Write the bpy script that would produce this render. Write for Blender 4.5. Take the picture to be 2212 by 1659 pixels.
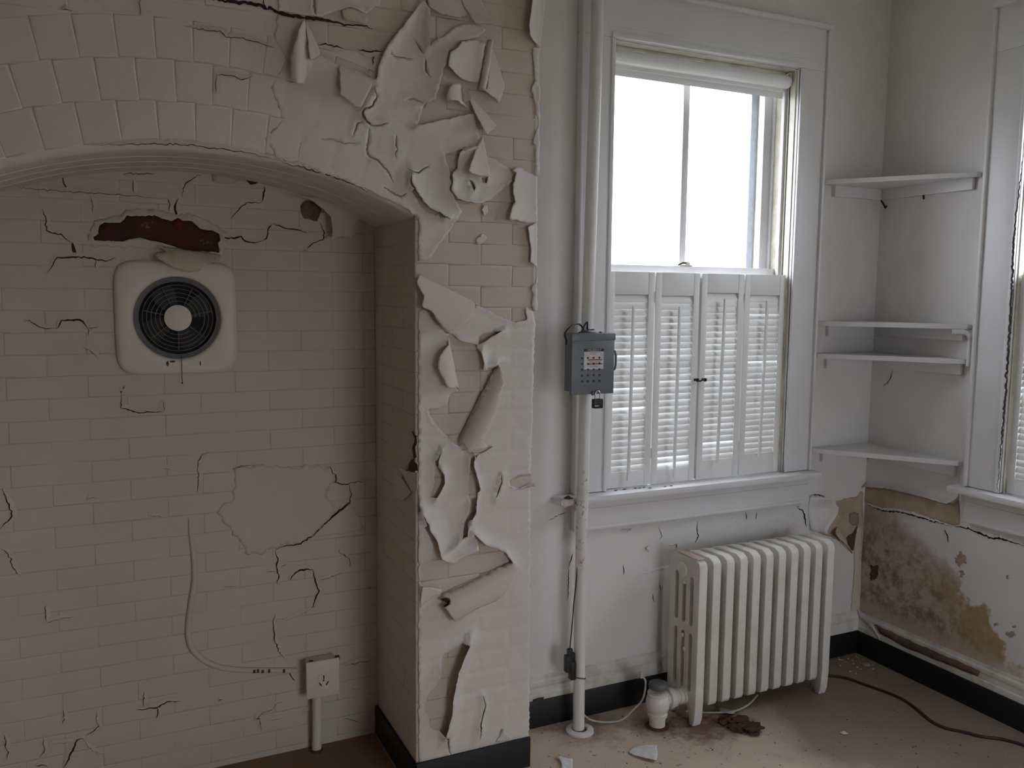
import bpy, bmesh, math, random
import numpy as np
from mathutils import Matrix, Vector, noise
from mathutils.geometry import delaunay_2d_cdt

for o in list(bpy.data.objects): bpy.data.objects.remove(o)
S = bpy.context.scene
C = S.collection
random.seed(7)
pi = math.pi

# ------------------------------------------------------------------ camera, daylight, exposure
cd = bpy.data.cameras.new('camera'); cam = bpy.data.objects.new('camera', cd); C.objects.link(cam)
cd.sensor_width = 36.0; cd.lens = 29.8339; cd.clip_start = 0.05
cam.matrix_world = Matrix(((0.903084, 0.035937, -0.427957, 0.000000),(-0.429359, 0.097490, -0.897857, 0.000000),(0.009455, 0.994587, 0.103472, 1.600000),(0,0,0,1)))
S.camera = cam
wd = bpy.data.worlds.new('overcast_sky'); S.world = wd; wd.use_nodes = True
bg = wd.node_tree.nodes['Background']; bg.inputs[1].default_value = 16.0
_t = wd.node_tree; _tc = _t.nodes.new('ShaderNodeTexCoord'); _sx = _t.nodes.new('ShaderNodeSeparateXYZ'); _rp = _t.nodes.new('ShaderNodeValToRGB')
_t.links.new(_tc.outputs['Generated'], _sx.inputs[0]); _t.links.new(_sx.outputs[2], _rp.inputs[0]); _t.links.new(_rp.outputs[0], bg.inputs[0])
_rp.color_ramp.elements[0].color = (0.29, 0.30, 0.33, 1); _rp.color_ramp.elements[1].color = (0.86, 0.90, 1.0, 1)   # standard overcast sky: zenith three times the horizon
S.view_settings.view_transform = 'Standard'; S.view_settings.look = 'None'
S.view_settings.exposure = 0.3; S.view_settings.gamma = 1.0; S.view_settings.use_curve_mapping = False
S.cycles.max_bounces = 5; S.cycles.diffuse_bounces = 5; S.cycles.use_adaptive_sampling = True; S.cycles.adaptive_threshold = 0.1; S.cycles.adaptive_min_samples = 16; S.cycles.glossy_bounces = 2; S.cycles.transparent_max_bounces = 10
S.cycles.caustics_reflective = False; S.cycles.caustics_refractive = False

def portal(loc, rot, w, h):
    d = bpy.data.lights.new('window_daylight', 'AREA'); d.shape = 'RECTANGLE'; d.size = w; d.size_y = h
    d.cycles.is_portal = True
    o = bpy.data.objects.new('window_daylight', d); C.objects.link(o); o.location = loc; o.rotation_euler = rot
portal((2.10, 3.02, 1.70), (-pi/2, 0, 0), 0.95, 1.8)       # window beside the chimney
portal((3.38, 1.615, 1.70), (0, pi/2, 0), 1.8, 0.95)       # window in the right wall
portal((1.9, -2.47, 1.07), (pi/2, 0, 0), 1.45, 1.6)       # window in the wall behind the camera

# ------------------------------------------------------------------ dimensions
YB, YN, XJ, YW, XR = 2.462, 2.888, 0.845, 2.688, 3.04      # breast face, niche back, jamb, window wall, right wall
XL, YF, ZC = -1.5, -2.3, 2.95                               # left wall, wall behind the camera, ceiling
XBR = 1.247                                                 # right edge of the chimney breast
ARC_X, ARC_TOP, ARC_R, ARC_H = 0.23, 1.975, 1.383, 0.615    # arch of the recess
ARC_Z = ARC_TOP - ARC_R
SPR = ARC_Z + math.sqrt(ARC_R**2 - ARC_H**2)                # springing height

PB = lambda u, v, h: (u, YB - h, v)
PN = lambda u, v, h: (u, YN - h, v)
PW = lambda u, v, h: (u, YW - h, v)
PJ = lambda u, v, h: (XJ - h, u, v)
PR = lambda u, v, h: (XR - h, u, v)
PF = lambda u, v, h: (u, v, h)
FLIP = {PJ: True, PR: True}

# ------------------------------------------------------------------ helpers
def link(o, parent=None):
    C.objects.link(o)
    if parent is not None:
        o.parent = parent; o.matrix_parent_inverse = Matrix.Translation(-parent.location)
    return o
def tag(o, label=None, cat=None, group=None, kind=None):
    if label: o['label'] = label
    if cat: o['category'] = cat
    if group: o['group'] = group
    if kind: o['kind'] = kind
    return o
def empty(name, loc, label=None, cat=None, group=None, kind=None):
    o = bpy.data.objects.new(name, None); o.location = loc; o.empty_display_size = 0.05; C.objects.link(o)
    return tag(o, label, cat, group, kind)

class MB:
    """collects solid shapes and links them as one mesh object"""
    def __init__(s): s.bm = bmesh.new(); s.sm = False
    def _add(s, vs, fs, smooth=False):
        b = [s.bm.verts.new(v) for v in vs]
        for f in fs:
            try:
                q = s.bm.faces.new([b[i] for i in f]); q.smooth = smooth
            except ValueError: pass
        return s
    def box(s, x0, x1, y0, y1, z0, z1, bv=0.0, seg=2, M=None):
        t = bmesh.new(); bmesh.ops.create_cube(t, size=1)
        for v in t.verts: v.co = Vector(((x0+x1)/2 + v.co.x*(x1-x0), (y0+y1)/2 + v.co.y*(y1-y0), (z0+z1)/2 + v.co.z*(z1-z0)))
        if bv: bmesh.ops.bevel(t, geom=t.edges[:], offset=bv, segments=seg, profile=0.6, affect='EDGES')
        if M is not None: bmesh.ops.transform(t, matrix=M, verts=t.verts)
        s._merge(t, bv > 0 and seg > 1); return s
    def _merge(s, t, smooth=False):
        t.verts.index_update(); s._add([v.co[:] for v in t.verts], [[v.index for v in f.verts] for f in t.faces], smooth); t.free()
    def prism(s, poly, fn, h0, h1, bv=0.0, seg=2, smooth=False):
        """poly in a plane's own coordinates, raised between h0 and h1 along its normal"""
        t = bmesh.new(); n = len(poly)
        a = [t.verts.new(fn(u, v, h0)) for u, v in poly]; b = [t.verts.new(fn(u, v, h1)) for u, v in poly]
        t.faces.new(a); t.faces.new(b[::-1])
        for i in range(n): t.faces.new((a[i], b[i], b[(i+1) % n], a[(i+1) % n]))
        bmesh.ops.recalc_face_normals(t, faces=t.faces)
        if bv:
            ed = [e for e in t.edges if (e.verts[0] in b and e.verts[1] in b)]
            bmesh.ops.bevel(t, geom=ed, offset=bv, segments=seg, profile=0.6, affect='EDGES')
        bmesh.ops.triangulate(t, faces=[f for f in t.faces if len(f.verts) > 4])
        s._merge(t, smooth); return s
    def tube(s, pts, r, n=10, cap=True):
        pts = [Vector(p) for p in pts]; rr = r if isinstance(r, (list, tuple)) else [r]*len(pts)
        rings = []; up = None; vs = []; fs = []
        for i, p in enumerate(pts):
            d = (pts[min(i+1, len(pts)-1)] - pts[max(i-1, 0)]).normalized()
            if up is None: up = Vector((0, 0, 1)) if abs(d.z) < 0.9 else Vector((1, 0, 0))
            a = d.cross(up).normalized(); up = a.cross(d).normalized()
            for k in range(n):
                t = 2*pi*k/n; vs.append(p + (a*math.cos(t) + up*math.sin(t))*rr[i])
        m = len(pts)
        for i in range(m-1):
            for k in range(n): fs.append((i*n+k, i*n+(k+1) % n, (i+1)*n+(k+1) % n, (i+1)*n+k))
        if cap: fs.append(tuple(range(n))[::-1]); fs.append(tuple((m-1)*n+k for k in range(n)))
        s._add(vs, fs, True); return s
    def lathe(s, prof, c, axis='z', n=24):
        """prof: (radius, along) pairs about an axis through c"""
        vs = []; fs = []; c = Vector(c)
        for r, h in prof:
            for k in range(n):
                t = 2*pi*k/n; a, b = r*math.cos(t), r*math.sin(t)
                vs.append(c + (Vector((a, b, h)) if axis == 'z' else Vector((a, h, b)) if axis == 'y' else Vector((h, a, b))))
        for i in range(len(prof)-1):
            for k in range(n): fs.append((i*n+k, i*n+(k+1) % n, (i+1)*n+(k+1) % n, (i+1)*n+k))
        fs.append(tuple(range(n))); fs.append(tuple((len(prof)-1)*n+k for k in range(n)))
        s._add(vs, fs, True); return s
    def quad(s, *vs): s._add(vs, [tuple(range(len(vs)))]); return s
    def ball(s, c, r, sc=(1, 1, 1), jit=0.0, sub=2, sd=0):
        t = bmesh.new(); bmesh.ops.create_icosphere(t, subdivisions=sub, radius=1)
        for v in t.verts:
            k = 1 + jit*noise.noise(v.co*2.3 + Vector((sd, sd*1.7, 0)))
            v.co = Vector(c) + Vector((v.co.x*sc[0], v.co.y*sc[1], v.co.z*sc[2]))*r*k
        s._merge(t, True); return s
    def build(s, name, mat, parent=None, normals=True):
        if normals: bmesh.ops.recalc_face_normals(s.bm, faces=s.bm.faces)
        me = bpy.data.meshes.new(name); s.bm.to_mesh(me); s.bm.free()
        me.materials.append(mat)
        if any(p.use_smooth for p in me.polygons):
            try: me.set_sharp_from_angle(angle=math.radians(48))
            except Exception: pass
        return link(bpy.data.objects.new(name, me), parent)

def smooth_path(pts, n=8):
    """Catmull-Rom through the points"""
    P = [Vector(p) for p in pts]; P = [P[0]*2 - P[1]] + P + [P[-1]*2 - P[-2]]; out = []
    for i in range(1, len(P)-2):
        a, b, c, d = P[i-1:i+3]
        for k in range(n):
            t = k/n; out.append(0.5*((2*b) + (c-a)*t + (2*a-5*b+4*c-d)*t*t + (3*b-a-3*c+d)*t**3))
    out.append(P[-2]); return out

# ------------------------------------------------------------------ materials
def nodes(name):
    m = bpy.data.materials.new(name); m.use_nodes = True
    return m, m.node_tree, m.node_tree.nodes['Principled BSDF']
class G:
    """small node-graph builder; textures read the world position"""
    def __init__(s, t): s.t = t; g = t.nodes.new('ShaderNodeNewGeometry'); s.pos = g.outputs['Position']
    def noise(s, scale, detail=4, rough=0.55, vec=None, dist=0.0):
        n = s.t.nodes.new('ShaderNodeTexNoise'); n.inputs['Scale'].default_value = scale; n.inputs['Detail'].default_value = detail
        n.inputs['Roughness'].default_value = rough; n.inputs['Distortion'].default_value = dist
        s.t.links.new(vec or s.pos, n.inputs['Vector']); return n.outputs['Fac']
    def voro(s, scale, feat='F1', vec=None):
        n = s.t.nodes.new('ShaderNodeTexVoronoi'); n.feature = feat; n.inputs['Scale'].default_value = scale
        s.t.links.new(vec or s.pos, n.inputs['Vector']); return n.outputs['Distance']
    def ramp(s, fac, stops):
        n = s.t.nodes.new('ShaderNodeValToRGB'); r = n.color_ramp
        while len(r.elements) > 1: r.elements.remove(r.elements[-1])
        r.elements[0].position, c = stops[0]; r.elements[0].color = s.c4(c)
        for p, c in stops[1:]: r.elements.new(p).color = s.c4(c)
        s.t.links.new(fac, n.inputs[0]); return n.outputs[0]
    def c4(s, c): return (c, c, c, 1) if isinstance(c, (int, float)) else (*c, 1)
    def math(s, op, a, b=None, clamp=False):
        n = s.t.nodes.new('ShaderNodeMath'); n.operation = op; n.use_clamp = clamp
        for i, q in enumerate((a, b)):
            if q is None: continue
            if isinstance(q, (int, float)): n.inputs[i].default_value = q
            else: s.t.links.new(q, n.inputs[i])
        return n.outputs[0]
    def mix(s, fac, a, b, mode='MIX'):
        n = s.t.nodes.new('ShaderNodeMix'); n.data_type = 'RGBA'; n.blend_type = mode
        for i, q in ((0, fac), (6, a), (7, b)):
            if isinstance(q, (int, float)) and i == 0: n.inputs[0].default_value = q
            elif isinstance(q, (tuple, list, int, float)): n.inputs[i].default_value = s.c4(q)
            else: s.t.links.new(q, n.inputs[i])
        return n.outputs[2]
    def xyz(s):
        n = s.t.nodes.new('ShaderNodeSeparateXYZ'); s.t.links.new(s.pos, n.inputs[0]); return n.outputs
    def scaled(s, v):
        n = s.t.nodes.new('ShaderNodeVectorMath'); n.operation = 'MULTIPLY'; n.inputs[1].default_value = v
        s.t.links.new(s.pos, n.inputs[0]); return n.outputs[0]
    def bump(s, h, strength, dist, b, prev=None):
        n = s.t.nodes.new('ShaderNodeBump'); n.inputs['Strength'].default_value = strength; n.inputs['Distance'].default_value = dist
        s.t.links.new(h, n.inputs['Height'])
        if prev is not None: s.t.links.new(prev, n.inputs['Normal'])
        s.t.links.new(n.outputs[0], b.inputs['Normal']); return n.outputs[0]

def paint(name, col, dirt=None, amt=0.35, rough=0.55, bump=0.25, bscale=60, dscale=5.0):
    """brushed house paint with soft grubby patches"""
    m, t, b = nodes(name); g = G(t); dirt = dirt or tuple(c*0.72 for c in col)
    f = g.ramp(g.noise(dscale, 6, 0.62), [(0.42, 0.0), (0.78, amt)])
    sp = g.ramp(g.noise(70, 3, 0.6), [(0.70, 0.0), (0.80, amt*0.8)])
    t.links.new(g.mix(g.math('MAXIMUM', f, sp), col, dirt), b.inputs['Base Color'])
    b.inputs['Roughness'].default_value = rough
    g.bump(g.noise(bscale, 4), bump, 0.002, b)
    return m
def plain(name, col, rough=0.5, metal=0.0, var=0.12, scale=40, bump=0.0):
    m, t, b = nodes(name); g = G(t)
    t.links.new(g.mix(g.ramp(g.noise(scale, 4), [(0.3, 0.0), (0.75, 1.0)]), col, tuple(c*(1-2*var) for c in col)), b.inputs['Base Color'])
    b.inputs['Roughness'].default_value = rough; b.inputs['Metallic'].default_value = metal
    if bump: g.bump(g.noise(scale*3, 3), bump, 0.001, b)
    return m
M = {}
M['wall'] = paint('wall_paint_white', (0.73, 0.71, 0.70), (0.58, 0.55, 0.50), 0.35, 0.6, 0.22, 45)
M['wall_tan'] = paint('wall_paint_faded_tan', (0.34, 0.29, 0.23), None, 0.4, 0.7)
M['trim'] = paint('trim_gloss_white', (0.72, 0.71, 0.725), (0.58, 0.56, 0.53), 0.3, 0.38, 0.12, 80)
M['trim_old'] = paint('trim_chipped_cream', (0.74, 0.71, 0.62), (0.42, 0.36, 0.27), 0.8, 0.5, 0.4, 60, 14)
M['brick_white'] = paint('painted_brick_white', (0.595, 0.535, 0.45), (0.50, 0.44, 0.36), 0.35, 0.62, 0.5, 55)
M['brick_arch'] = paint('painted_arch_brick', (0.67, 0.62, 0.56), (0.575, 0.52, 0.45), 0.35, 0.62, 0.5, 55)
M['film'] = paint('paint_film_white', (0.675, 0.632, 0.582), (0.58, 0.535, 0.48), 0.3, 0.55, 0.3, 50)
M['cream'] = paint('old_cream_paint', (0.60, 0.525, 0.43), (0.52, 0.44, 0.35), 0.5, 0.65, 0.4, 55)
M['film_back'] = paint('paint_film_underside', (0.66, 0.595, 0.51), (0.57, 0.50, 0.41), 0.4, 0.7, 0.3, 70)
M['black'] = plain('baseboard_black', (0.012, 0.012, 0.014), 0.5, 0, 0.3, 60)
M['void'] = plain('crack_shadow_brown', (0.03, 0.022, 0.018), 0.95)
M['radiator'] = paint('radiator_enamel_white', (0.74, 0.72, 0.67), (0.50, 0.44, 0.36), 0.45, 0.38, 0.3, 70, 9)
M['louver'] = paint('shutter_white', (0.80, 0.80, 0.79), (0.66, 0.63, 0.57), 0.3, 0.42, 0.1, 90)
M['grey_metal'] = plain('box_grey_enamel', (0.15, 0.165, 0.18), 0.42, 0.2, 0.06, 30)
M['dark_plastic'] = plain('black_plastic', (0.012, 0.012, 0.013), 0.4)
M['flake'] = plain('loose_flake_white', (0.84, 0.84, 0.85), 0.6)
M['steel'] = plain('bright_steel', (0.62, 0.62, 0.63), 0.25, 0.9)
M['bronze'] = plain('dark_bronze_knob', (0.035, 0.026, 0.02), 0.4, 0.6)
M['plate_cream'] = paint('fan_plate_cream', (0.72, 0.67, 0.58), (0.58, 0.52, 0.43), 0.4, 0.45, 0.2, 60, 9)
M['grille'] = plain('grille_wire_grey', (0.30, 0.29, 0.28), 0.45, 0.4)
M['fan_dark'] = plain('fan_cavity_black', (0.010, 0.009, 0.009), 0.8)
M['rim'] = plain('fan_rim_grey', (0.13, 0.125, 0.12), 0.5)
M['plaster'] = paint('crumbling_plaster', (0.60, 0.53, 0.42), (0.36, 0.27, 0.18), 0.8, 0.85, 0.9, 90, 22)
M['tan'] = paint('bare_tan_plaster', (0.52, 0.42, 0.30), (0.30, 0.21, 0.13), 0.9, 0.85, 0.7, 60, 10)
M['brown_hole'] = plain('brown_lath', (0.11, 0.07, 0.045), 0.9, 0, 0.25, 30)
M['rust'] = plain('rust_flakes', (0.11, 0.045, 0.025), 0.9, 0, 0.3, 60, 0.5)
M['cord_brown'] = plain('cord_brown_rubber', (0.035, 0.018, 0.011), 0.5)
M['cord_white'] = plain('cord_white_vinyl', (0.55, 0.53, 0.49), 0.5)
M['label_white'] = plain('label_white', (0.62, 0.60, 0.60), 0.5)
M['label_red'] = plain('label_red', (0.35, 0.05, 0.05), 0.5)
M['label_black'] = plain('label_black', (0.015, 0.015, 0.015), 0.5)
M['blind'] = paint('blind_white_vinyl', (0.80, 0.80, 0.80), (0.7, 0.69, 0.67), 0.2, 0.35, 0.03, 60)
M['storm'] = plain('storm_frame_bluegrey', (0.52, 0.58, 0.66), 0.35, 0.3)
M['gap_dark'] = plain('dark_gap', (0.05, 0.04, 0.032), 0.9)  # dark brown for the shutter gap strip, jamb strips and open joint
M['leaf'] = plain('leaf_green', (0.10, 0.22, 0.05), 0.6, 0, 0.3, 8)
M['grass'] = plain('lawn_green', (0.135, 0.14, 0.10), 0.9, 0, 0.25, 3)

def glass_mat():
    m, t, b = nodes('window_glass'); t.nodes.remove(b); out = t.nodes['Material Output']
    tr = t.nodes.new('ShaderNodeBsdfTransparent'); tr.inputs[0].default_value = (0.97, 0.98, 0.98, 1)
    gl = t.nodes.new('ShaderNodeBsdfGlossy'); gl.inputs['Roughness'].default_value = 0.03
    mx = t.nodes.new('ShaderNodeMixShader')
    mx.inputs[0].default_value = 0.04; t.links.new(tr.outputs[0], mx.inputs[1]); t.links.new(gl.outputs[0], mx.inputs[2])
    t.links.new(mx.outputs[0], out.inputs[0]); return m
M['glass'] = glass_mat()

def floor_mat():
    m, t, b = nodes('floor_tan_vinyl'); g = G(t); x = g.xyz()
    base = g.mix(g.ramp(g.noise(2.2, 5), [(0.35, 0.0), (0.7, 1.0)]), (0.74, 0.60, 0.475), (0.61, 0.49, 0.38))
    base = g.mix(g.ramp(g.noise(260, 2), [(0.3, 0.0), (0.7, 0.35)]), base, (0.36, 0.28, 0.205))
    floor_shade = g.ramp(g.math('ADD', g.math('SUBTRACT', x[0], 2.0), g.math('MULTIPLY', g.math('SUBTRACT', g.noise(3.0, 4), 0.5), 0.9)), [(0.0, 0.0), (0.30, 0.85)])
    base = g.mix(floor_shade, base, (0.235, 0.185, 0.135))                                    # tone painted darker towards the right-hand wall to balance the light there
    sp = g.ramp(g.noise(34, 3, 0.7), [(0.64, 0.0), (0.68, 0.85)])                      # trodden-in specks
    base = g.mix(sp, base, (0.13, 0.085, 0.06))
    # rust stain from the radiator foot and valve, spilled over the vinyl
    def spot(cx, cy, r, col, src, k=1.0):
        dx = g.math('MULTIPLY', g.math('SUBTRACT', x[0], cx), 1.0); dy = g.math('SUBTRACT', x[1], cy)
        d = g.math('SQRT', g.math('ADD', g.math('MULTIPLY', dx, dx), g.math('MULTIPLY', dy, dy)))
        d = g.math('ADD', d, g.math('MULTIPLY', g.math('SUBTRACT', g.noise(22, 5, 0.7), 0.5), r*1.8))
        return g.mix(g.ramp(g.math('DIVIDE', d, r), [(0.25, k), (1.0, 0.0)]), src, col)
    base = spot(1.95, 2.42, 0.16, (0.13, 0.055, 0.03), base, 0.85)
    base = spot(1.80, 2.50, 0.12, (0.10, 0.055, 0.035), base, 0.8)
    base = spot(2.08, 2.40, 0.11, (0.10, 0.05, 0.03), base, 0.8)
    base = spot(1.55, 2.60, 0.16, (0.15, 0.09, 0.06), base, 0.7)
    base = spot(2.5, 2.56, 0.3, (0.20, 0.14, 0.10), base, 0.55)
    # bare orange-brown boards left inside the recess
    msk = g.math('MULTIPLY', g.ramp(g.math('SUBTRACT', x[1], 2.47), [(0.0, 0.0), (0.05, 1.0)]), g.ramp(g.math('SUBTRACT', XJ, x[0]), [(0.0, 0.0), (0.02, 1.0)]))
    base = g.mix(msk, base, (0.22, 0.125, 0.065))
    t.links.new(base, b.inputs['Base Color']); b.inputs['Roughness'].default_value = 0.55
    g.bump(g.noise(120, 3), 0.15, 0.001, b); return m
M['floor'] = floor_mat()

def right_wall_mat():
    m, t, b = nodes('wall_paint_water_stained'); g = G(t); x = g.xyz(); Y, Zz = x[1], x[2]
    col = g.mix(g.ramp(g.noise(5, 6, 0.62), [(0.42, 0.0), (0.8, 0.35)]), (0.73, 0.71, 0.70), (0.58, 0.55, 0.50))
    n1 = g.math('SUBTRACT', g.noise(7, 6, 0.65), 0.5); n2 = g.noise(16, 6, 0.7); n3 = g.noise(40, 5, 0.7)
    # damp spreads from the corner below the crack, its edge sinking to the right
    edge = g.math('SUBTRACT', g.math('MULTIPLY', g.math('SUBTRACT', Y, 2.08), 1.0), g.math('SUBTRACT', Zz, 0.36))
    edge = g.math('ADD', edge, g.math('MULTIPLY', n1, 0.5))
    below = g.ramp(g.math('SUBTRACT', 0.80, Zz), [(0.0, 0.0), (0.04, 1.0)])
    damp = g.math('MULTIPLY', g.ramp(edge, [(0.0, 0.0), (0.16, 0.85)]), below)
    col = g.mix(damp, col, g.mix(n2, (0.52, 0.44, 0.33), (0.40, 0.31, 0.20)))
    blot = g.math('MULTIPLY', g.ramp(g.math('ADD', g.math('MULTIPLY', n2, 0.6), g.math('MULTIPLY', n3, 0.4)), [(0.44, 0.0), (0.60, 0.9)]), g.ramp(edge, [(0.0, 0.0), (0.18, 1.0)]))
    low = g.math('MULTIPLY', g.ramp(Zz, [(0.20, 0.0), (0.27, 1.0), (0.50, 1.0), (0.68, 0.2)]), below)
    col = g.mix(g.math('MULTIPLY', blot, low), col, (0.19, 0.12, 0.055))
    # ochre tide line along the edge of the damp
    tide = g.ramp(edge, [(0.0, 0.0), (0.04, 1.0), (0.12, 0.8), (0.25, 0.0)])
    tide = g.math('MULTIPLY', tide, g.ramp(g.math('ADD', n1, 0.5), [(0.33, 0.0), (0.5, 1.0)]))
    col = g.mix(g.math('MULTIPLY', tide, g.ramp(Zz, [(0.18, 0.0), (0.24, 1.0), (0.42, 1.0), (0.55, 0.1)])), col, g.mix(n3, (0.46, 0.33, 0.18), (0.30, 0.17, 0.06)))
    t.links.new(col, b.inputs['Base Color']); b.inputs['Roughness'].default_value = 0.6
    g.bump(g.noise(45, 4), 0.25, 0.002, b); return m
M['right_wall'] = right_wall_mat()

def rusty_pipe():
    m, t, b = nodes('pipe_white_rust_spotted'); g = G(t); x = g.xyz()
    col = g.mix(g.ramp(g.noise(6, 5), [(0.4, 0.0), (0.75, 0.4)]), (0.73, 0.72, 0.70), (0.58, 0.56, 0.52))
    band = g.ramp(x[2], [(0.55, 0.0), (0.68, 1.0), (0.95, 1.0), (1.02, 0.0)])
    sp = g.ramp(g.noise(60, 4, 0.7), [(0.57, 0.0), (0.66, 1.0)])
    col = g.mix(g.math('MULTIPLY', sp, band), col, (0.38, 0.19, 0.07))
    col = g.mix(g.math('MULTIPLY', g.ramp(g.noise(9, 3), [(0.5, 0.0), (0.8, 0.5)]), band), col, (0.62, 0.48, 0.30))
    t.links.new(col, b.inputs['Base Color']); b.inputs['Roughness'].default_value = 0.42; return m
M['pipe'] = rusty_pipe()

def red_brick():
    m, t, b = nodes('exposed_red_brick'); g = G(t)
    col = g.mix(g.ramp(g.noise(14, 5, 0.65), [(0.35, 0.0), (0.7, 1.0)]), (0.085, 0.022, 0.018), (0.045, 0.022, 0.020))
    col = g.mix(g.ramp(g.noise(30, 4, 0.7), [(0.62, 0.0), (0.72, 0.8)]), col, (0.30, 0.24, 0.21))
    t.links.new(col, b.inputs['Base Color']); b.inputs['Roughness'].default_value = 0.9
    g.bump(g.noise(90, 4), 0.6, 0.003, b); return m
M['red_brick'] = red_brick()

# ------------------------------------------------------------------ thin paint films, cracks
def in_poly(px, py, poly):
    x = np.asarray(px); y = np.asarray(py); r = np.zeros(x.shape, bool); n = len(poly); j = n-1
    for i in range(n):
        xi, yi = poly[i]; xj, yj = poly[j]
        if yi != yj:
            c = ((yi > y) != (yj > y)) & (x < (xj-xi)*(y-yi)/(yj-yi) + xi); r ^= c
        j = i
    return r
def seg_dist(px, py, a, b):
    """distance to a segment and side of it (+ left)"""
    ax, ay = a; bx, by = b; dx, dy = bx-ax, by-ay; L = dx*dx+dy*dy + 1e-12
    t = np.clip(((px-ax)*dx + (py-ay)*dy)/L, 0, 1)
    return np.hypot(px-ax-t*dx, py-ay-t*dy), (dx*(py-ay) - dy*(px-ax))
def poly_dist(px, py, pl, closed=False):
    D = np.full(px.shape, 1e9); Sd = np.zeros(px.shape)
    q = list(zip(pl, pl[1:])) + ([(pl[-1], pl[0])] if closed else [])
    for a, b in q:
        d, s = seg_dist(px, py, a, b); k = d < D; D[k] = d[k]; Sd[k] = s[k]
    return D, Sd
def rough_line(pl, step=0.006, jit=0.0012, closed=True):
    out = []; n = len(pl)
    for i in range(n if closed else n-1):
        a = pl[i]; b = pl[(i+1) % n]; L = math.hypot(b[0]-a[0], b[1]-a[1]); k = max(1, int(L/step))
        for q in range(k):
            t = q/k; j = 0 if q == 0 else random.gauss(0, jit) + (jit*2.6*fbm(a[0]+(b[0]-a[0])*t, a[1]+(b[1]-a[1])*t, 60) if jit > 0.0008 and L > 0.02 else 0)
            out.append((a[0]+(b[0]-a[0])*t - (b[1]-a[1])/(L+1e-9)*j, a[1]+(b[1]-a[1])*t + (b[0]-a[0])/(L+1e-9)*j))
    if not closed: out.append(pl[-1])
    return out
def thick(pl, w, jit=0.0010):
    """outline of a tapering crack along a polyline"""
    p = rough_line(pl, 0.006, jit, False); n = len(p); L = []; R = []
    for i in range(n):
        a = p[max(0, i-1)]; b = p[min(n-1, i+1)]; d = math.hypot(b[0]-a[0], b[1]-a[1]) + 1e-9
        nx, ny = -(b[1]-a[1])/d, (b[0]-a[0])/d; t = i/(n-1)
        k = w*0.5*min(1, 0.12 + 4*t*(1-t))*(0.75 + 0.5*random.random())
        L.append((p[i][0]+nx*k, p[i][1]+ny*k)); R.append((p[i][0]-nx*k, p[i][1]-ny*k))
    return L + R[::-1]
def fbm(u, v, s): return noise.noise(Vector((u*s, v*s, 3.1))) + 0.5*noise.noise(Vector((u*s*2.1, v*s*2.1, 7.7)))

def sheet(name, outer, fn, mat, parent, holes=(), base=0.0, hfun=None, lifts=(), edge=(0, 1), relief=None, step=0.008, thk=0.0012, back=None, jit=0.0012, bound=None, wav=0.0, wsc=9, label=None):
    """a torn film lying on a wall: outline with holes, lifted along given lines, following the bricks below"""
    O = rough_line(outer, step, jit); H = [rough_line(h, step, jit*0.6) for h in holes]
    us = [p[0] for p in O]; vs = [p[1] for p in O]
    gx, gy = np.meshgrid(np.arange(min(us), max(us), step), np.arange(min(vs), max(vs), step))
    gx = gx.ravel(); gy = gy.ravel(); gx = gx + np.random.default_rng(1).uniform(-.3, .3, gx.shape)*step; gy = gy + np.random.default_rng(2).uniform(-.3, .3, gy.shape)*step
    k = in_poly(gx, gy, O)
    for h in H: k &= ~in_poly(gx, gy, h)
    gx, gy = gx[k], gy[k]
    if len(gx):
        d, _ = poly_dist(gx, gy, O, True)
        for h in H: d = np.minimum(d, poly_dist(gx, gy, h, True)[0])
        k = d > step*0.45; gx, gy = gx[k], gy[k]
    pts = []; eds = []
    for ring in [O] + H:
        s0 = len(pts); pts += ring; eds += [(s0+i, s0+(i+1) % len(ring)) for i in range(len(ring))]
    pts += list(zip(gx.tolist(), gy.tolist()))
    V, _, F, *_ = delaunay_2d_cdt([Vector(p) for p in pts], eds, [], 0, 1e-6)
    V = np.array([v[:] for v in V]); F = np.array([f for f in F if len(f) == 3])
    c = V[F].mean(1); k = in_poly(c[:, 0], c[:, 1], O)
    for h in H: k &= ~in_poly(c[:, 0], c[:, 1], h)
    F = F[k]; x, y = V[:, 0], V[:, 1]; h = np.full(x.shape, base)
    if relief is not None: h = h + np.array([relief(a, b) for a, b in V])
    if hfun is not None: h = h + hfun(x, y)
    if edge[0]:
        D = np.full(x.shape, 1e9)
        for ring in [O] + H: D = np.minimum(D, poly_dist(x, y, ring, True)[0])
        A = np.array([max(0.0, 0.9 + 1.6*fbm(a, b, 14)) for a, b in V])*edge[0]*np.exp(-D/edge[1])
        if bound is not None: A = A*np.clip(bound(x, y), 0, 1)
        h = h + A
    for pl, side, Hh, w in lifts:
        D, sd = poly_dist(x, y, pl); ok = (sd*side >= -1e-9) | (D < 0.004)
        t = np.clip(1 - D/w, 0, 1); h = h + np.where(ok, Hh*t*t*(1.0), 0)
    if wav: h = h + wav*np.array([abs(fbm(a, b, wsc)) for a, b in V])
    me = bpy.data.meshes.new(name)
    if FLIP.get(fn): F = F[:, ::-1]
    me.from_pydata([fn(a, b, q) for (a, b), q in zip(V.tolist(), h.tolist())], [], F.tolist()); me.update()
    for p in me.polygons: p.use_smooth = True
    me.materials.append(mat); me.materials.append(back or mat)
    o = link(bpy.data.objects.new(name, me), parent)
    md = o.modifiers.new('thickness', 'SOLIDIFY'); md.thickness = thk; md.offset = 1 if not FLIP.get(fn) else 1
    md.material_offset = 1; md.material_offset_rim = 0
    if label: o['label'] = label
    return o

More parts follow.
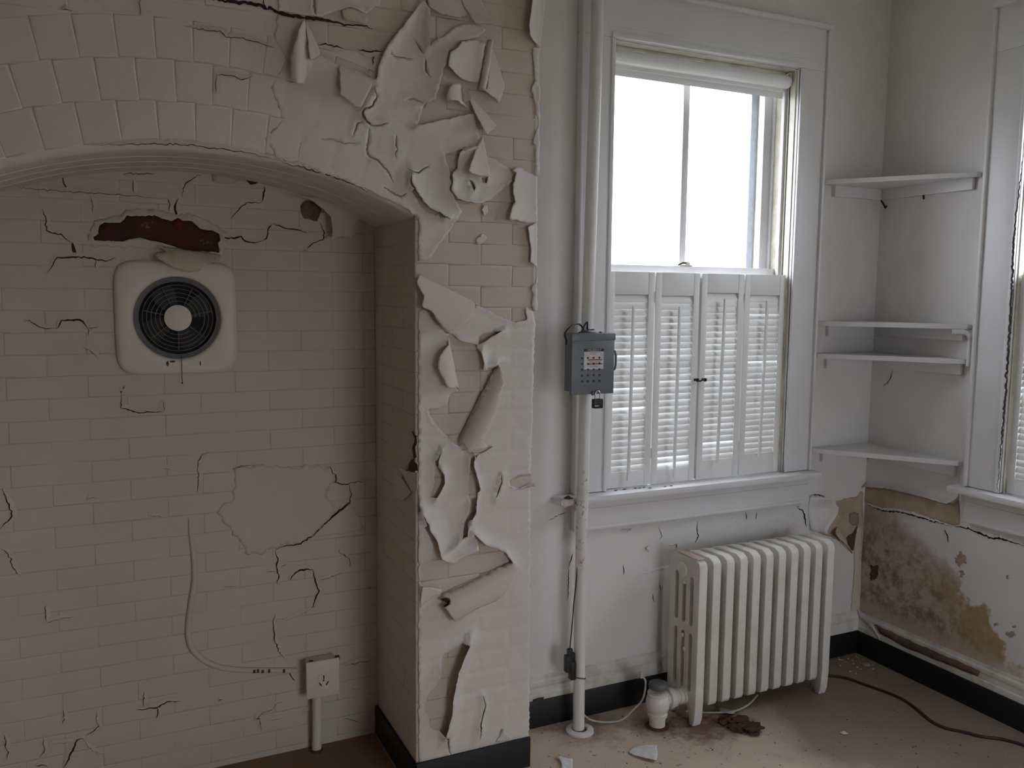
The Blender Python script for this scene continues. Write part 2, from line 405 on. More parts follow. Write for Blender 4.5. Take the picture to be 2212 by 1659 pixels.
def flap(name, outer, hinge, prof, Hq, fn, mat, parent, h0=0.003, back=None, wav=0.002, step=0.006, jit=0.0009, label=None):
    """a loose piece of film: its height above the wall follows the distance from a hinge line"""
    a, b = hinge
    O = np.array(outer); L = math.hypot(b[0]-a[0], b[1]-a[1]) + 1e-9
    dist = lambda x, y: np.abs((b[0]-a[0])*(y-a[1]) - (b[1]-a[1])*(x-a[0]))/L
    sm = dist(O[:, 0], O[:, 1]).max()
    def hf(x, y):
        t = np.clip(dist(x, y)/sm, 0, 1)
        H = Hq*1.25
        if prof == 'lift': return H*t**1.6
        if prof == 'fold': return H*(1 - (1-t)**3)
        if prof == 'roll': return H*np.sqrt(np.clip(1 - (2*t-1)**2, 0, 1))
        if prof == 'curl': return H*(1 - (1-t)**2.2) - 0.35*H*np.clip((t-0.6)/0.4, 0, 1)**2
        return H*t
    return sheet(name, outer, fn, mat, parent, base=h0, hfun=hf, step=step, jit=jit, back=back or M['film_back'], wav=wav, label=label)

def crack(pl, w, fn, parent, lip=0.0, side=1, base=0.0025, mat=None, lipmat=None, name='crack', jit=0.0013):
    """an open crack: a dark gap with one paint edge standing proud beside it"""
    p = rough_line(pl, 0.007, jit, False); n = len(p); vs = []; fs = []; mi = []
    for i in range(n):
        a = p[max(0, i-1)]; b = p[min(n-1, i+1)]; d = math.hypot(b[0]-a[0], b[1]-a[1]) + 1e-9
        nx, ny = -(b[1]-a[1])/d*side, (b[0]-a[0])/d*side; t = i/(n-1); env = min(1, 0.15 + 4*t*(1-t))
        k = w*0.40*env*(0.7 + 0.6*random.random()); lw = 0.012*env
        for off, hh in ((-k, base+0.0002), (k, base+0.0002), (k*1.05, base + lip*env + 0.0004), (k + lw, base + 0.0001)):
            vs.append(fn(p[i][0]+nx*off, p[i][1]+ny*off, hh))
    for i in range(n-1):
        for q in range(3):
            if q and not lip: continue
            A, B = i*4+q, (i+1)*4+q; fs.append((A, B, B+1, A+1)); mi.append(0 if q < 2 else 1)
    me = bpy.data.meshes.new(name); me.from_pydata(vs, [], fs); me.update()
    me.materials.append(mat or M['void']); me.materials.append(lipmat or M['brick_white'])
    me.polygons.foreach_set('material_index', mi)
    return link(bpy.data.objects.new(name, me), parent)

# ------------------------------------------------------------------ the room shell
def struct(o): o['kind'] = 'structure'; return o
WO = dict(x0=1.665, x1=2.535, z0=0.855, z1=2.515)           # window opening (same size in both walls)
W2 = dict(y0=1.18, y1=2.05)                                 # along the right wall
T = 0.30                                                     # wall thickness
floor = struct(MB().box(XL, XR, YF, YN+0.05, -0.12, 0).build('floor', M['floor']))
ceiling = struct(MB().box(XL-T, XR+T, YF-T, YN+T, ZC, ZC+0.15).build('ceiling', M['wall']))
def wall_with_hole(name, fn, a0, a1, z0, z1, h0, h1, t, mat, extra=()):
    m = MB()
    for u0, u1, v0, v1 in ((a0, h0[0], z0, z1), (h1[0], a1, z0, z1), (h0[0], h1[0], z0, h0[1]), (h0[0], h1[0], h1[1], z1), *extra):
        p0 = fn(u0, v0, 0); p1 = fn(u1, v1, -t)
        m.box(min(p0[0], p1[0]), max(p0[0], p1[0]), min(p0[1], p1[1]), max(p0[1], p1[1]), v0, v1)
    return struct(m.build(name, mat))
wall_back = wall_with_hole('wall_back', PW, XBR, XR+T, 0, ZC, (WO['x0'], WO['z0']), (WO['x1'], WO['z1']), T, M['wall'])
wall_right = wall_with_hole('wall_right', PR, 1.0, YW, 0, ZC, (W2['y0'], WO['z0']), (W2['y1'], WO['z1']), T, M['right_wall'], extra=[(YF-T, 1.0, 0, ZC)])
wall_left = struct(MB().box(XL-T, XL, YF-T, YN+T, 0, ZC).build('wall_left', M['wall_tan']))
m = MB()
for x0, x1, z0, z1 in ((XL-T, 1.2, 0, ZC), (2.6, XR+T, 0, ZC), (1.2, 2.6, 0, 0.30), (1.2, 2.6, 1.85, ZC)): m.box(x0, x1, YF-0.15, YF, z0, z1)
wall_front = struct(m.build('wall_front', M['wall_tan']))

# chimney breast with its arched recess (mortar planes; bricks stand proud of them)
def arc(n=40, r=ARC_R):
    a = math.asin(ARC_H/ARC_R); return [(ARC_X + r*math.sin(t), ARC_Z + r*math.cos(t)) for t in np.linspace(-a, a, n)]
A = arc()
m = MB()
XNL = ARC_X - ARC_H
A2 = arc(r=ARC_R+0.022)
for (xa, za), (xb, zb) in zip(A2, A2[1:]): m.quad((xa, YB, za), (xb, YB, zb), (xb, YB, ZC), (xa, YB, ZC))
m.quad((XL, YB, 0), (XNL, YB, 0), (XNL, YB, ZC), (XL, YB, ZC))
m.quad((XBR, YB, 0), (XBR, YW+0.1, 0), (XBR, YW+0.1, ZC), (XBR, YB, ZC))
wall_chimney = struct(m.build('wall_chimney', M['brick_arch'], normals=False))
MB().quad((XJ, YB, 0), (XBR, YB, 0), (XBR, YB, ZC), (XJ, YB, ZC)).build('mortar_face', M['cream'], wall_chimney, False)
m = MB()                                                      # soffit of the arch: four rowlock rings showing as ridges
prof = [(0, 0.023), (0.0015, 0.015), (0.006, 0.0075), (0.013, 0.0025), (0.024, 0)]
for k in range(1, 4): prof += [(0.105*k, 0.0), (0.105*k+0.003, 0.005), (0.105*k+0.011, 0.006), (0.105*k+0.015, 0.0)]
prof += [(YN-YB, 0)]
rows = [[(ARC_X + (x-ARC_X)*(1+d/ARC_R), YB+y, ARC_Z + (z-ARC_Z)*(1+d/ARC_R)) for x, z in A] for y, d in prof]
vs = [p for r_ in rows for p in r_]; n = len(A)
m._add(vs, [(i*n+k, i*n+k+1, (i+1)*n+k+1, (i+1)*n+k) for i in range(len(rows)-1) for k in range(n-1)], True)
struct(m.build('trim_1', M['brick_arch'], normals=False))
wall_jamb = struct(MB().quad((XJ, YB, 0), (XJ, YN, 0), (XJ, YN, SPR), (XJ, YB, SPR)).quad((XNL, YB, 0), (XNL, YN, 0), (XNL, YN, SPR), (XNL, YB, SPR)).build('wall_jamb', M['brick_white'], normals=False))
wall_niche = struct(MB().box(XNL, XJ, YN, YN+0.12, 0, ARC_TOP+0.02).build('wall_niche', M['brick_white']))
MB().box(XL, XBR, YN+0.12, YN+T, 0, ZC).build('backing', M['brick_white'], wall_niche)

# ---- painted bricks, each one its own piece
COURSE, BL = 0.0662, 0.216
RING, SPAN = 0.106, 0.093
_bm = {}
def brick_mesh(w, h, p, mat):
    key = (round(w, 3), round(h, 3), p, mat)
    if key not in _bm:
        b = 0.008 if p > 0.0007 else 0.006; hw, hh = w/2, h/2; vs = []
        for y, i in ((0.004, 0), (-p*0.25, 0), (-p*0.8, b*0.45), (-p, b)):
            vs += [(-hw+i, y, -hh+i), (hw-i, y, -hh+i), (hw-i, y, hh-i), (-hw+i, y, hh-i)]
        fs = [(l*4+k, l*4+(k+1) % 4, l*4+4+(k+1) % 4, l*4+4+k) for l in range(3) for k in range(4)] + [(12, 13, 14, 15)]
        me = bpy.data.meshes.new('brick'); me.from_pydata(vs, [], fs); me.update(); me.materials.append(M[mat])
        for i, q in enumerate(me.polygons): q.use_smooth = i >= 4
        _bm[key] = me
    return _bm[key]
def brick(parent, loc, w, h, p, mat, rot=(0, 0, 0)):
    o = bpy.data.objects.new('brick', brick_mesh(w, h, p, mat)); o.location = loc
    o.rotation_euler = (rot[0] + random.gauss(0, 0.002), rot[1] + random.gauss(0, 0.003), rot[2] + random.gauss(0, 0.002))
    link(o, parent); return o
JT = 0.0012
def course_row(k, a0, a1):
    """spans of the bricks of course k between two ends"""
    x = a0 - (0 if k % 2 == 0 else BL/2) ; out = []
    while x < a1 - 0.01:
        l, r = max(a0, x), min(a1, x+BL)
        if r - l > 0.03: out.append((l, r))
        x += BL
    return out
def ring_of(u, v):
    r = math.hypot(u-ARC_X, v-ARC_Z); a = math.atan2(u-ARC_X, v-ARC_Z); return r - ARC_R - 0.020, a
AMAX = math.asin(ARC_H/ARC_R) + 0.01
def relief(u, v):
    """how far the brickwork face sinks at a point of the breast (0 on a brick, down in a joint)"""
    d, a = ring_of(u, v)
    if 0 <= d < 3*RING and abs(a) < AMAX:
        k = int(d/RING); e1 = abs(d/RING - round(d/RING))*RING
        q = a*(ARC_R + (k+.5)*RING)/SPAN + 0.5*(k % 2); e2 = abs(q - round(q))*SPAN
    else:
        q = (v-0.105)/COURSE; e1 = abs(q-round(q))*COURSE; k = math.floor(q)
        s = (u - (XJ if v < SPR + 0.3 else XNL) + (0 if k % 2 == 0 else BL/2))/BL; e2 = abs(s-round(s))*BL
    e = min(e1, e2); t = max(0.0, 1 - e/0.009); return -0.0017*t*t*(3-2*t)
PRD = 0.0010
for k in range(3):                                            # arch rings
    r = ARC_R + 0.020 + (k+.5)*RING; da = SPAN/r
    for q in range(-9, 10):
        a = (q + 0.5*((k+1) % 2))*da
        if abs(a) > AMAX - da*0.4: continue
        u, v = ARC_X + r*math.sin(a), ARC_Z + r*math.cos(a)
        if u < -0.36: continue
        brick(wall_chimney, (u, YB, v), SPAN-JT, RING-JT, PRD, 'cream' if u > 0.58 or (u > 0.5 and v > 2.2) else 'brick_arch', (0, a, 0))
RT = ARC_R + 0.020 + 3*RING
for k in range(36):                                           # courses: pillar below, and above the rings
    z = 0.105 + (k+.5)*COURSE
    if z > 2.55: break
    for l, r in course_row(k, XJ, XBR):
        if z < SPR + 0.3: brick(wall_chimney, ((l+r)/2, YB, z), r-l-JT, COURSE-JT, PRD, 'cream')
    if z < 2.14: continue
    for l, r in course_row(k, XNL, XBR):
        if z < SPR+0.3 and r > XJ: r = XJ
        c = math.sqrt(max(0, RT**2 - (z - COURSE/2 - ARC_Z)**2)) if z - COURSE/2 - ARC_Z < RT else 0
        for l2, r2 in ((l, min(r, ARC_X - c)), (max(l, ARC_X + c), r)) if c else ((l, r),):
            if r2 - l2 > 0.04 and r2 > -0.36: brick(wall_chimney, ((l2+r2)/2, YB, z), r2-l2-JT, COURSE-JT, PRD, 'cream' if (l2+r2)/2 > 0.5 else 'brick_arch')
PN_ = 0.0005
for k in range(29):                                           # back of the recess
    z = (k+.5)*COURSE + 0.02
    for l, r in course_row(k, XNL, XJ):
        top = max(ARC_Z + math.sqrt(ARC_R**2 - (q-ARC_X)**2) for q in (l, r))
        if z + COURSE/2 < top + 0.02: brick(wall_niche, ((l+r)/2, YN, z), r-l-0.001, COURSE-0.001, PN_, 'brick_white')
for k in range(26):                                           # right side of the recess
    z = 0.105 + (k+.5)*COURSE
    if z + COURSE/2 > SPR: break
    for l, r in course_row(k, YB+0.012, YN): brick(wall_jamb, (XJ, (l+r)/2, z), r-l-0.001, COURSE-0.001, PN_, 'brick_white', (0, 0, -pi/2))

# ---- baseboards and the white skirting over them
def struct_box(name, mat, *a, **k): return struct(MB().box(*a, **k).build(name, M[mat]))
struct_box('baseboard_back', 'black', XBR, XR, YW-0.016, YW, 0, 0.106, bv=0.003)
struct_box('baseboard_right', 'black', XR-0.020, XR, YF, YW-0.016, 0, 0.104, bv=0.003)
m = MB().box(XJ-0.012, XBR+0.004, YB-0.012, YB, 0, 0.105, bv=0.002)
struct(m.build('baseboard_chimney', M['black']))
struct(MB().box(XJ-0.012, XJ, YB-0.012, YN, 0, 0.105, bv=0.002).build('baseboard_jamb', M['black']))
def skirting(name, fn, a0, a1, mat, top=0.196):
    m = MB(); pf = [(0.103, 0), (0.103, 0.013), (0.126, 0.013), (0.130, 0.009), (0.150, 0.009), (0.160, 0.012), (0.172, 0.012), (0.180, 0.007), (0.190, 0.006), (top, 0.0)]
    vs = [fn(a, z, h) for a in (a0, a1) for z, h in pf]; n = len(pf)
    m._add(vs, [(i, i+1, n+i+1, n+i) for i in range(n-1)])
    return struct(m.build(name, mat))
M['skirt'] = paint('skirting_grimy_white', (0.70, 0.68, 0.63), (0.30, 0.25, 0.20), 0.75, 0.5, 0.3, 60, 12)
sk1 = skirting('trim_2', PW, XBR, XR-0.006, M['skirt'])
sk2 = skirting('trim_3', PR, YF, YW-0.006, M['skirt'], 0.19)
M['wood'] = plain('bare_brown_wood', (0.17, 0.105, 0.075), 0.8, 0, 0.2, 25)
sheet('bare_wood', [(2.584,0.167),(2.426,0.1609),(2.078,0.1617),(2.086,0.1357),(2.224,0.1302),(2.423,0.1208),(2.557,0.1366)], PR, M['wood'], sk2, base=0.0145, step=0.02, thk=0.0006)
sheet('bare_wood', [(2.682,0.2012),(2.623,0.1849),(2.57,0.1403),(2.547,0.1),(2.579,0.1242),(2.669,0.1729)], PR, M['skirt'], sk2, base=0.016, step=0.01, thk=0.001)
sheet('rust_mark', [(1.372,0.1131),(1.42,0.1141),(1.413,0.1012),(1.372,0.0968)], PW, M['rust'], sk1, base=0.014, step=0.01, thk=0.0005)

# ------------------------------------------------------------------ windows
def window_box(m, L, a0, a1, d0, d1, z0, z1, bv=0.003):
    """box in a window's own frame: a along the wall, d into the wall (negative = into the room)"""
    (p, q) = (L(a0, d0), L(a1, d1))
    return m.box(min(p[0], q[0]), max(p[0], q[0]), min(p[1], q[1]), max(p[1], q[1]), z0, z1, bv=bv)
def make_window(name, L, a0, a1, ends, full=True):
    z0, z1 = WO['z0'], WO['z1']; win = empty(name, (0, 0, 0), kind='structure'); wb = lambda *a, **k: window_box(MB(), L, *a, **k)
    cw = 0.142
    # casing boards with a back band on the outside and a bead inside
    for s, (i, o_) in (('l', (a0, a0-cw)), ('r', (a1, a1+cw))):
        sg = -1 if s == 'l' else 1
        m = MB(); window_box(m, L, min(i, o_), max(i, o_), -0.022, 0, z0+0.02, z1); window_box(m, L, o_-0.012 if sg > 0 else o_, o_ if sg > 0 else o_+0.012, -0.034, -0.018, z0+0.02, z1+0.159)
        window_box(m, L, i if sg > 0 else i-0.016, i+0.016 if sg > 0 else i, -0.028, -0.01, z0+0.02, z1-0.0005, bv=0.005)
        m.build('casing', M['trim'], win)
    m = MB(); window_box(m, L, a0-cw, a1+cw, -0.022, 0, z1, z1+0.172); window_box(m, L, a0-cw-0.004, a1+cw+0.004, -0.042, 0, z1+0.160, z1+0.180, bv=0.006)
    window_box(m, L, a0-0.016, a1+0.016, -0.030, -0.01, z1, z1+0.020, bv=0.006); window_box(m, L, a0-0.03, a1+0.03, -0.025, -0.01, z1+0.038, z1+0.048, bv=0.004)
    m.build('head_casing', M['trim'], win)
    m = MB(); window_box(m, L, ends[0], ends[1], -0.072, 0.10, z0-0.008, z0+0.018, bv=0.009); m.build('stool', M['trim'], win)
    m = MB(); window_box(m, L, a0-cw+0.005, a1+cw-0.005, -0.024, 0, z0-0.118, z0-0.008); window_box(m, L, a0-cw+0.005, a1+cw-0.005, -0.030, -0.02, z0-0.040, z0-0.008, bv=0.007)
    window_box(m, L, a0-cw+0.005, a1+cw-0.005, -0.028, -0.02, z0-0.122, z0-0.108, bv=0.003); m.build('apron', M['trim'], win)
    # box frame: jamb boards, stops and parting beads
    m = MB()
    for i, sg in ((a0, 1), (a1, -1)):
        window_box(m, L, i-0.002 if sg > 0 else i-0.004, i+0.004 if sg > 0 else i+0.002, 0, T, z0, z1, bv=0)
    window_box(m, L, a0, a1, 0, T, z1-0.004, z1+0.002, bv=0); window_box(m, L, a0, a1, 0.05, T, z0-0.004, z0+0.012, bv=0)
    m.build('jamb_lining', M['trim_old'], win)
    for i, sg in ((a0, 1), (a1, -1)):
        for d, w_ in ((0.045, 0.016), (0.105, 0.012), (0.165, 0.022)):
            window_box(MB(), L, i if sg > 0 else i-w_, i+w_ if sg > 0 else i, d, d+0.018, z0+0.018, z1-0.004, bv=0.002).build('stop_bead', M['trim'], win)
        window_box(MB(), L, i+0.0045 if sg > 0 else i-0.006, i+0.006 if sg > 0 else i-0.0045, 0.063, 0.070, z0+0.018, z1-0.12, bv=0).build('dark_gap', M['gap_dark'], win)  # dark strips laid along the jamb lining beside the stops
        window_box(MB(), L, i+0.0045 if sg > 0 else i-0.006, i+0.006 if sg > 0 else i-0.0045, 0.029, 0.033, z0+0.018, z1-0.06, bv=0).build('dark_gap', M['gap_dark'], win)
    m = MB(); window_box(m, L, a0, a1, 0.045, 0.063, z1-0.016, z1-0.004); m.build('head_stop', M['trim_old'], win)
    zm = 1.722
    def sash(nm, d, zb, zt, bot, top):
        s = 0.040; x0, x1 = a0+0.012, a1-0.012; mid = (a0+a1)/2 - 0.009
        p = window_box(MB(), L, x0, x0+s, d, d+0.034, zb, zt, bv=0.002).build(nm, M['trim'], win)
        for q in ((x1-s, x1, zb, zt), (x0+s, x1-s, zb, zb+bot), (x0+s, x1-s, zt-top, zt)):
            window_box(MB(), L, q[0], q[1], d+0.0003, d+0.0337, q[2], q[3], bv=0.002).build('sash_rail', M['trim'], p)
        window_box(MB(), L, mid-0.015, mid+0.015, d+0.003, d+0.031, zb+bot, zt-top, bv=0.003).build('muntin', M['trim'], p)
        for u0, u1 in ((x0+s, mid-0.015), (mid+0.015, x1-s)):
            window_box(MB(), L, u0-0.004, u1+0.004, d+0.015, d+0.018, zb+bot-0.004, zt-top+0.004, bv=0).build('pane', M['glass'], p)
        return p
    s1 = sash('upper_sash', 0.120, zm-0.030, z1-0.004, 0.030, 0.042)
    s2 = sash('lower_sash', 0.068, z0+0.014, zm, 0.065, 0.034)
    # storm frame outside
    for q in ((a0+0.006, a0+0.040, z0+0.01, z1-0.004), (a1-0.040, a1-0.006, z0+0.01, z1-0.004), (a0+0.040, a1-0.040, z1-0.035, z1-0.004), (a0+0.040, a1-0.040, zm-0.02, zm+0.005), (a0+0.040, a1-0.040, z0+0.01, z0+0.04)):
        window_box(MB(), L, q[0], q[1], 0.215, 0.240, q[2], q[3], bv=0.002).build('storm_frame', M['storm'], win)
    # sash lock on the meeting rail
    mid = (a0+a1)/2 - 0.025; p = L(mid, 0.085)
    ob = MB().box(p[0]-0.03, p[0]+0.03, p[1]-0.011, p[1]+0.011, zm, zm+0.006, bv=0.002).lathe([(0.012, 0), (0.012, 0.012), (0.004, 0.016)], (p[0]+0.012, p[1], zm+0.005), n=14).build('sash_lock', M['trim_old'], s2)
    MB().tube([(p[0]+0.012, p[1], zm+0.014), (p[0]-0.02, p[1]-0.012, zm+0.013), (p[0]-0.042, p[1]-0.016, zm+0.004)], [0.004, 0.004, 0.003], 8).build('lock_lever', M['bronze'], s2)
    return win
L1 = lambda a, d: (a, YW + d)
L2 = lambda a, d: (XR + d, a)
window_1 = make_window('window_1', L1, WO['x0'], WO['x1'], (1.447, 2.702))
window_2 = make_window('window_2', L2, W2['y0'], W2['y1'], (0.99, 2.236))
window_3 = empty('window_3', (0, 0, 0), kind='structure')    # window behind the camera, out of view
m = MB()
for q in ((1.2, 1.24), (2.56, 2.6), (1.88, 1.92)): m.box(q[0], q[1], YF-0.10, YF-0.05, 0.30, 1.85)
for q in ((0.30, 0.34), (1.81, 1.85), (1.05, 1.09)): m.box(1.24, 2.56, YF-0.099, YF-0.051, q[0], q[1])
m.build('frame', M['trim'], window_3)
for x0, x1 in ((1.24, 1.88), (1.92, 2.56)):
    for z0, z1 in ((0.34, 1.05), (1.09, 1.81)): MB().box(x0, x1, YF-0.078, YF-0.074, z0, z1).build('pane', M['glass'], window_3)

# window 1: broken end of the stool, dead leaves and grit on it
sheet('paint_chip', [(1.45,0.872),(1.478,0.8762),(1.512,0.859),(1.484,0.8479),(1.458,0.8412)], lambda u, v, h: (u, 2.618-h, v), M['trim_old'], window_1, base=0.001, step=0.012)
sheet('bare_patch', [(1.466,2.632),(1.502,2.664),(1.493,2.61),(1.472,2.609)], lambda u, v, h: (u, v, 0.8735+h), M['brown_hole'], window_1, base=0.0005, step=0.01)
# window 2: open joint between casing and frame
crack([(2.027,2.129),(2.04,1.817),(2.034,1.615),(2.029,1.257),(2.033,1.065),(2.035,0.8852)], 0.010, lambda u, v, h: (3.009-h, u, v), window_2, 0, base=0.020, mat=M['gap_dark'], name='open_joint')
m = MB()
for k in range(9):
    m.ball((1.70 + random.random()*0.30, 2.640 + random.random()*0.03, 0.8755), 0.008, (1, 0.35, 0.2), 0.4, 1, k)
tag(m.build('leaf_litter', M['brown_hole']), 'dark crumbs and dead leaves lying on the stool below the shutters', 'debris', kind='stuff')

# lawn and a shrub outside the right-hand window
tag(struct(MB().box(-12, 22, -14, 18, -0.75, -0.70).build('ground', M['grass'])))
m = MB()
for k in range(500):
    c = Vector((4.6 + random.gauss(0, .35), 2.1 + random.gauss(0, .9), 0.6 + random.gauss(0, .8))); d = Vector((random.gauss(0, 1), random.gauss(0, 1), random.gauss(0, 1))).normalized()*0.09; e = d.cross(Vector((0.3, 0.5, 1))).normalized()*0.05
    m._add([c-d, c+e, c+d, c-e], [(0, 1, 2, 3)])
m.tube([(4.6, 2.1, -0.7), (4.62, 2.1, 0.6)], [0.04, 0.02])
tag(m.build('shrub', M['leaf'], normals=False), 'green shrub growing outside the right-hand window', 'shrub')

# ------------------------------------------------------------------ peeling paint on the chimney breast
WC = wall_chimney
TOP = 0.0022                                                  # film lies just over the brick faces
def bound_edges(x, y):
    """films stay glued along the right corner, the recess corner and the arch"""
    d = np.hypot(x-ARC_X, y-ARC_Z) - ARC_R
    return np.minimum(np.minimum((XBR-x)/0.03, np.where(y < SPR+.05, (x-XJ)/0.03, d/0.03)), (x-0.50)/0.05)
FM = [(0.4519,2.361),(0.4858,2.36),(0.52,2.355),(0.5288,2.299),(0.5322,2.249),(0.5641,2.268),(0.6154,2.245),(0.6679,2.234),(0.7232,2.216),(0.729,2.248),(0.7405,2.278),(0.75,2.3),(0.7576,2.315),(0.8111,2.386),(0.8653,2.458),(0.8828,2.432),(0.8867,2.379),(0.8847,2.325),(0.9044,2.349),(0.9402,2.368),(0.9683,2.399),(1.009,2.414),(1.075,2.408),(1.042,2.378),(0.9846,2.356),(0.9705,2.334),(0.9443,2.32),(0.9423,2.292),(0.9331,2.275),(0.9064,2.179),(0.8727,2.164),(0.849,2.097),(0.9284,2.122),(1.029,2.152),(1.052,2.081),(1.035,2.05)] + [(1.004,2.047),(0.9527,2.027),(0.9365,2.016),(0.9491,1.998),(0.9535,1.961),(0.9554,1.918),(0.9694,1.885),(0.9915,1.856),(0.9495,1.787),(0.9132,1.742),(0.8952,1.714),(0.8558,1.701),(0.8556,1.766),(0.8557,1.827)] + [(0.8217,1.854),(0.7787,1.871),(0.7085,1.899),(0.6266,1.928),(0.5082,1.959),(0.4446,1.973),(0.4105,2.024),(0.4618,2.085),(0.4294,2.163),(0.4722,2.242),(0.4408,2.299)]
holes = [thick([(0.7211,2.189),(0.7258,2.163),(0.7133,2.141),(0.686,2.126),(0.6858,2.11),(0.6961,2.095),(0.711,2.087),(0.7335,2.089),(0.7601,2.096)], 0.0052),
    thick([(0.6857,2.094),(0.6701,2.089),(0.6626,2.069),(0.6569,2.054)], 0.003),
    thick([(0.7053,2.078),(0.7013,2.044),(0.6973,2.012),(0.7028,2),(0.7328,1.986),(0.7555,1.966),(0.7707,1.941),(0.7764,1.929)], 0.0048),
    thick([(0.8748,2.295),(0.8768,2.263),(0.8886,2.244)], 0.005), thick([(0.8457,2.341),(0.8592,2.32),(0.869,2.308)], 0.004),
    thick([(0.8215,1.972),(0.8336,1.963),(0.8528,1.961),(0.8669,1.973),(0.89,1.987)], 0.0036),
    thick([(0.8266,1.951),(0.8269,1.93),(0.8457,1.898),(0.8597,1.876),(0.881,1.857),(0.9096,1.845),(0.9494,1.83)], 0.0085),
    thick([(0.7457,1.915),(0.7694,1.9),(0.7969,1.889),(0.8195,1.9)], 0.005),
    thick([(0.767,2.301),(0.7688,2.292),(0.7954,2.288),(0.8378,2.29)], 0.0022), thick([(0.82,2.171),(0.8413,2.177),(0.8668,2.162)], 0.0016), thick([(0.7859,2.066),(0.7845,2)], 0.0024),
    thick([(0.5608,2.036),(0.5966,2.039),(0.631,2.028),(0.677,2.035)], 0.0015)]
sheet('paint_film', FM, PB, M['film'], WC, holes, base=TOP, relief=relief, edge=(0.0028, 0.012), bound=bound_edges, wav=0.0022, wsc=7, back=M['film_back'],
    hfun=lambda x, y: -0.0022*np.clip((0.545 + 0.035*np.sin(y*23) + 0.02*np.sin(y*57+1) - x)/0.06, 0, 1),
    lifts=[([(0.75,2.3),(0.8111,2.386),(0.8653,2.458)], -1, 0.016, 0.05), ([(0.8828,2.432),(0.8867,2.379),(0.8847,2.325)], -1, 0.022, 0.04),
           ([(0.7232,2.216),(0.729,2.248),(0.75,2.3)], -1, 0.010, 0.05), ([(0.9443,2.32),(0.9331,2.275),(0.9064,2.179),(0.8727,2.164)], -1, 0.012, 0.07),
           ([(0.849,2.097),(0.9284,2.122),(1.029,2.152)], -1, 0.010, 0.04), ([(0.8269,1.949),(0.8269,1.93),(0.8457,1.898),(0.881,1.857),(0.9494,1.83)], 1, 0.020, 0.06),
           ([(0.9365,2.016),(0.9535,1.961),(0.9694,1.885),(0.9915,1.856)], -1, 0.010, 0.05), ([(0.7211,2.189),(0.686,2.126),(0.6961,2.095),(0.7601,2.096)], 1, 0.007, 0.04),
           ([(0.52,2.355),(0.5288,2.299),(0.5322,2.249)], -1, 0.012, 0.03)])
sheet('paint_film', [(0.4529,2.418),(0.7473,2.464),(0.7415,2.425),(0.721,2.418),(0.6987,2.395),(0.6804,2.4),(0.6532,2.407),(0.6189,2.395),(0.5903,2.382),(0.5708,2.37),(0.5515,2.369),(0.5306,2.368),(0.503,2.368),(0.4723,2.371),(0.452,2.368)], PB, M['film'], WC, [thick([(0.5505,2.42),(0.5483,2.393),(0.555,2.372)], 0.006)], base=TOP, relief=relief, edge=(0.004, 0.015), bound=bound_edges, wav=0.003, back=M['film_back'])
sheet('paint_film', [(0.6279,2.398),(0.6532,2.405),(0.6804,2.399),(0.6987,2.394),(0.7067,2.378),(0.6984,2.367),(0.6619,2.369),(0.6312,2.369)], PB, M['cream'], WC, base=TOP+0.001, edge=(0.003, 0.01), wav=0.002)
crack([(0.1895,2.378),(0.3207,2.375),(0.4021,2.378),(0.4519,2.365),(0.4858,2.361),(0.5305,2.362),(0.5654,2.363),(0.6185,2.362),(0.6437,2.359),(0.6837,2.363),(0.7168,2.358)], 0.0105, PB, WC, 0.0, base=0.0034)
crack([(0.5574,2.296),(0.5892,2.296),(0.6213,2.294),(0.6357,2.291)], 0.005, PB, WC, 0.002, -1, 0.0034, lipmat=M['cream'])
crack([(0.6721,2.296),(0.6978,2.293),(0.7275,2.298),(0.7481,2.301)], 0.006, PB, WC, 0.002, -1, 0.0034, lipmat=M['cream'])
crack([(0.7189,2.293),(0.7179,2.258)], 0.004, PB, WC, 0, base=0.0034)
# loose and folded pieces, upper part
F = lambda name, o, h, p, H, mat='film', **k: flap(name, o, h, p, H, PB, M[mat], WC, **k)
F('paint_curl', [(0.5217,2.356),(0.5269,2.309),(0.5308,2.249),(0.5264,2.207),(0.5155,2.181),(0.4928,2.173),(0.4786,2.185),(0.4786,2.242),(0.4986,2.312)], [(0.5325,2.357),(0.5297,2.177)], 'curl', 0.030, back=M['film_back'])
F('paint_curl', [(0.5235,2.356),(0.5411,2.328),(0.554,2.299),(0.5648,2.268),(0.5498,2.254),(0.5322,2.245),(0.5269,2.309)], [(0.5676,2.268),(0.5415,2.358)], 'lift', 0.020, 'film_back')
F('paint_flap', [(0.6164,2.245),(0.6606,2.237),(0.7232,2.216),(0.71,2.197),(0.693,2.167),(0.6742,2.129),(0.6558,2.13),(0.6341,2.145),(0.6136,2.159)], [(0.6165,2.246),(0.7239,2.216)], 'fold', 0.022, 'film_back', h0=0.005)
F('paint_flap', [(0.9781,2.5),(1.041,2.51),(1.066,2.451),(1.084,2.415),(1.05,2.409),(1.021,2.404),(1.015,2.415),(1,2.449)], [(0.968,2.498),(1.045,2.51)], 'lift', 0.030, 'film_back', h0=0.006)
F('paint_film', [(0.8848,2.443),(0.8946,2.437),(0.9242,2.425),(0.9682,2.422),(1.001,2.431),(1.009,2.428),(0.9882,2.501),(0.8848,2.485)], [(0.8848,2.492),(1,2.51)], 'lift', 0.012, h0=0.005)
F('paint_flap', [(1.215,2.532),(1.276,2.542),(1.269,2.477),(1.258,2.376),(1.208,2.4),(1.2,2.43),(1.208,2.468)], [(1.274,2.541),(1.259,2.376)], 'lift', 0.030, h0=0.004)
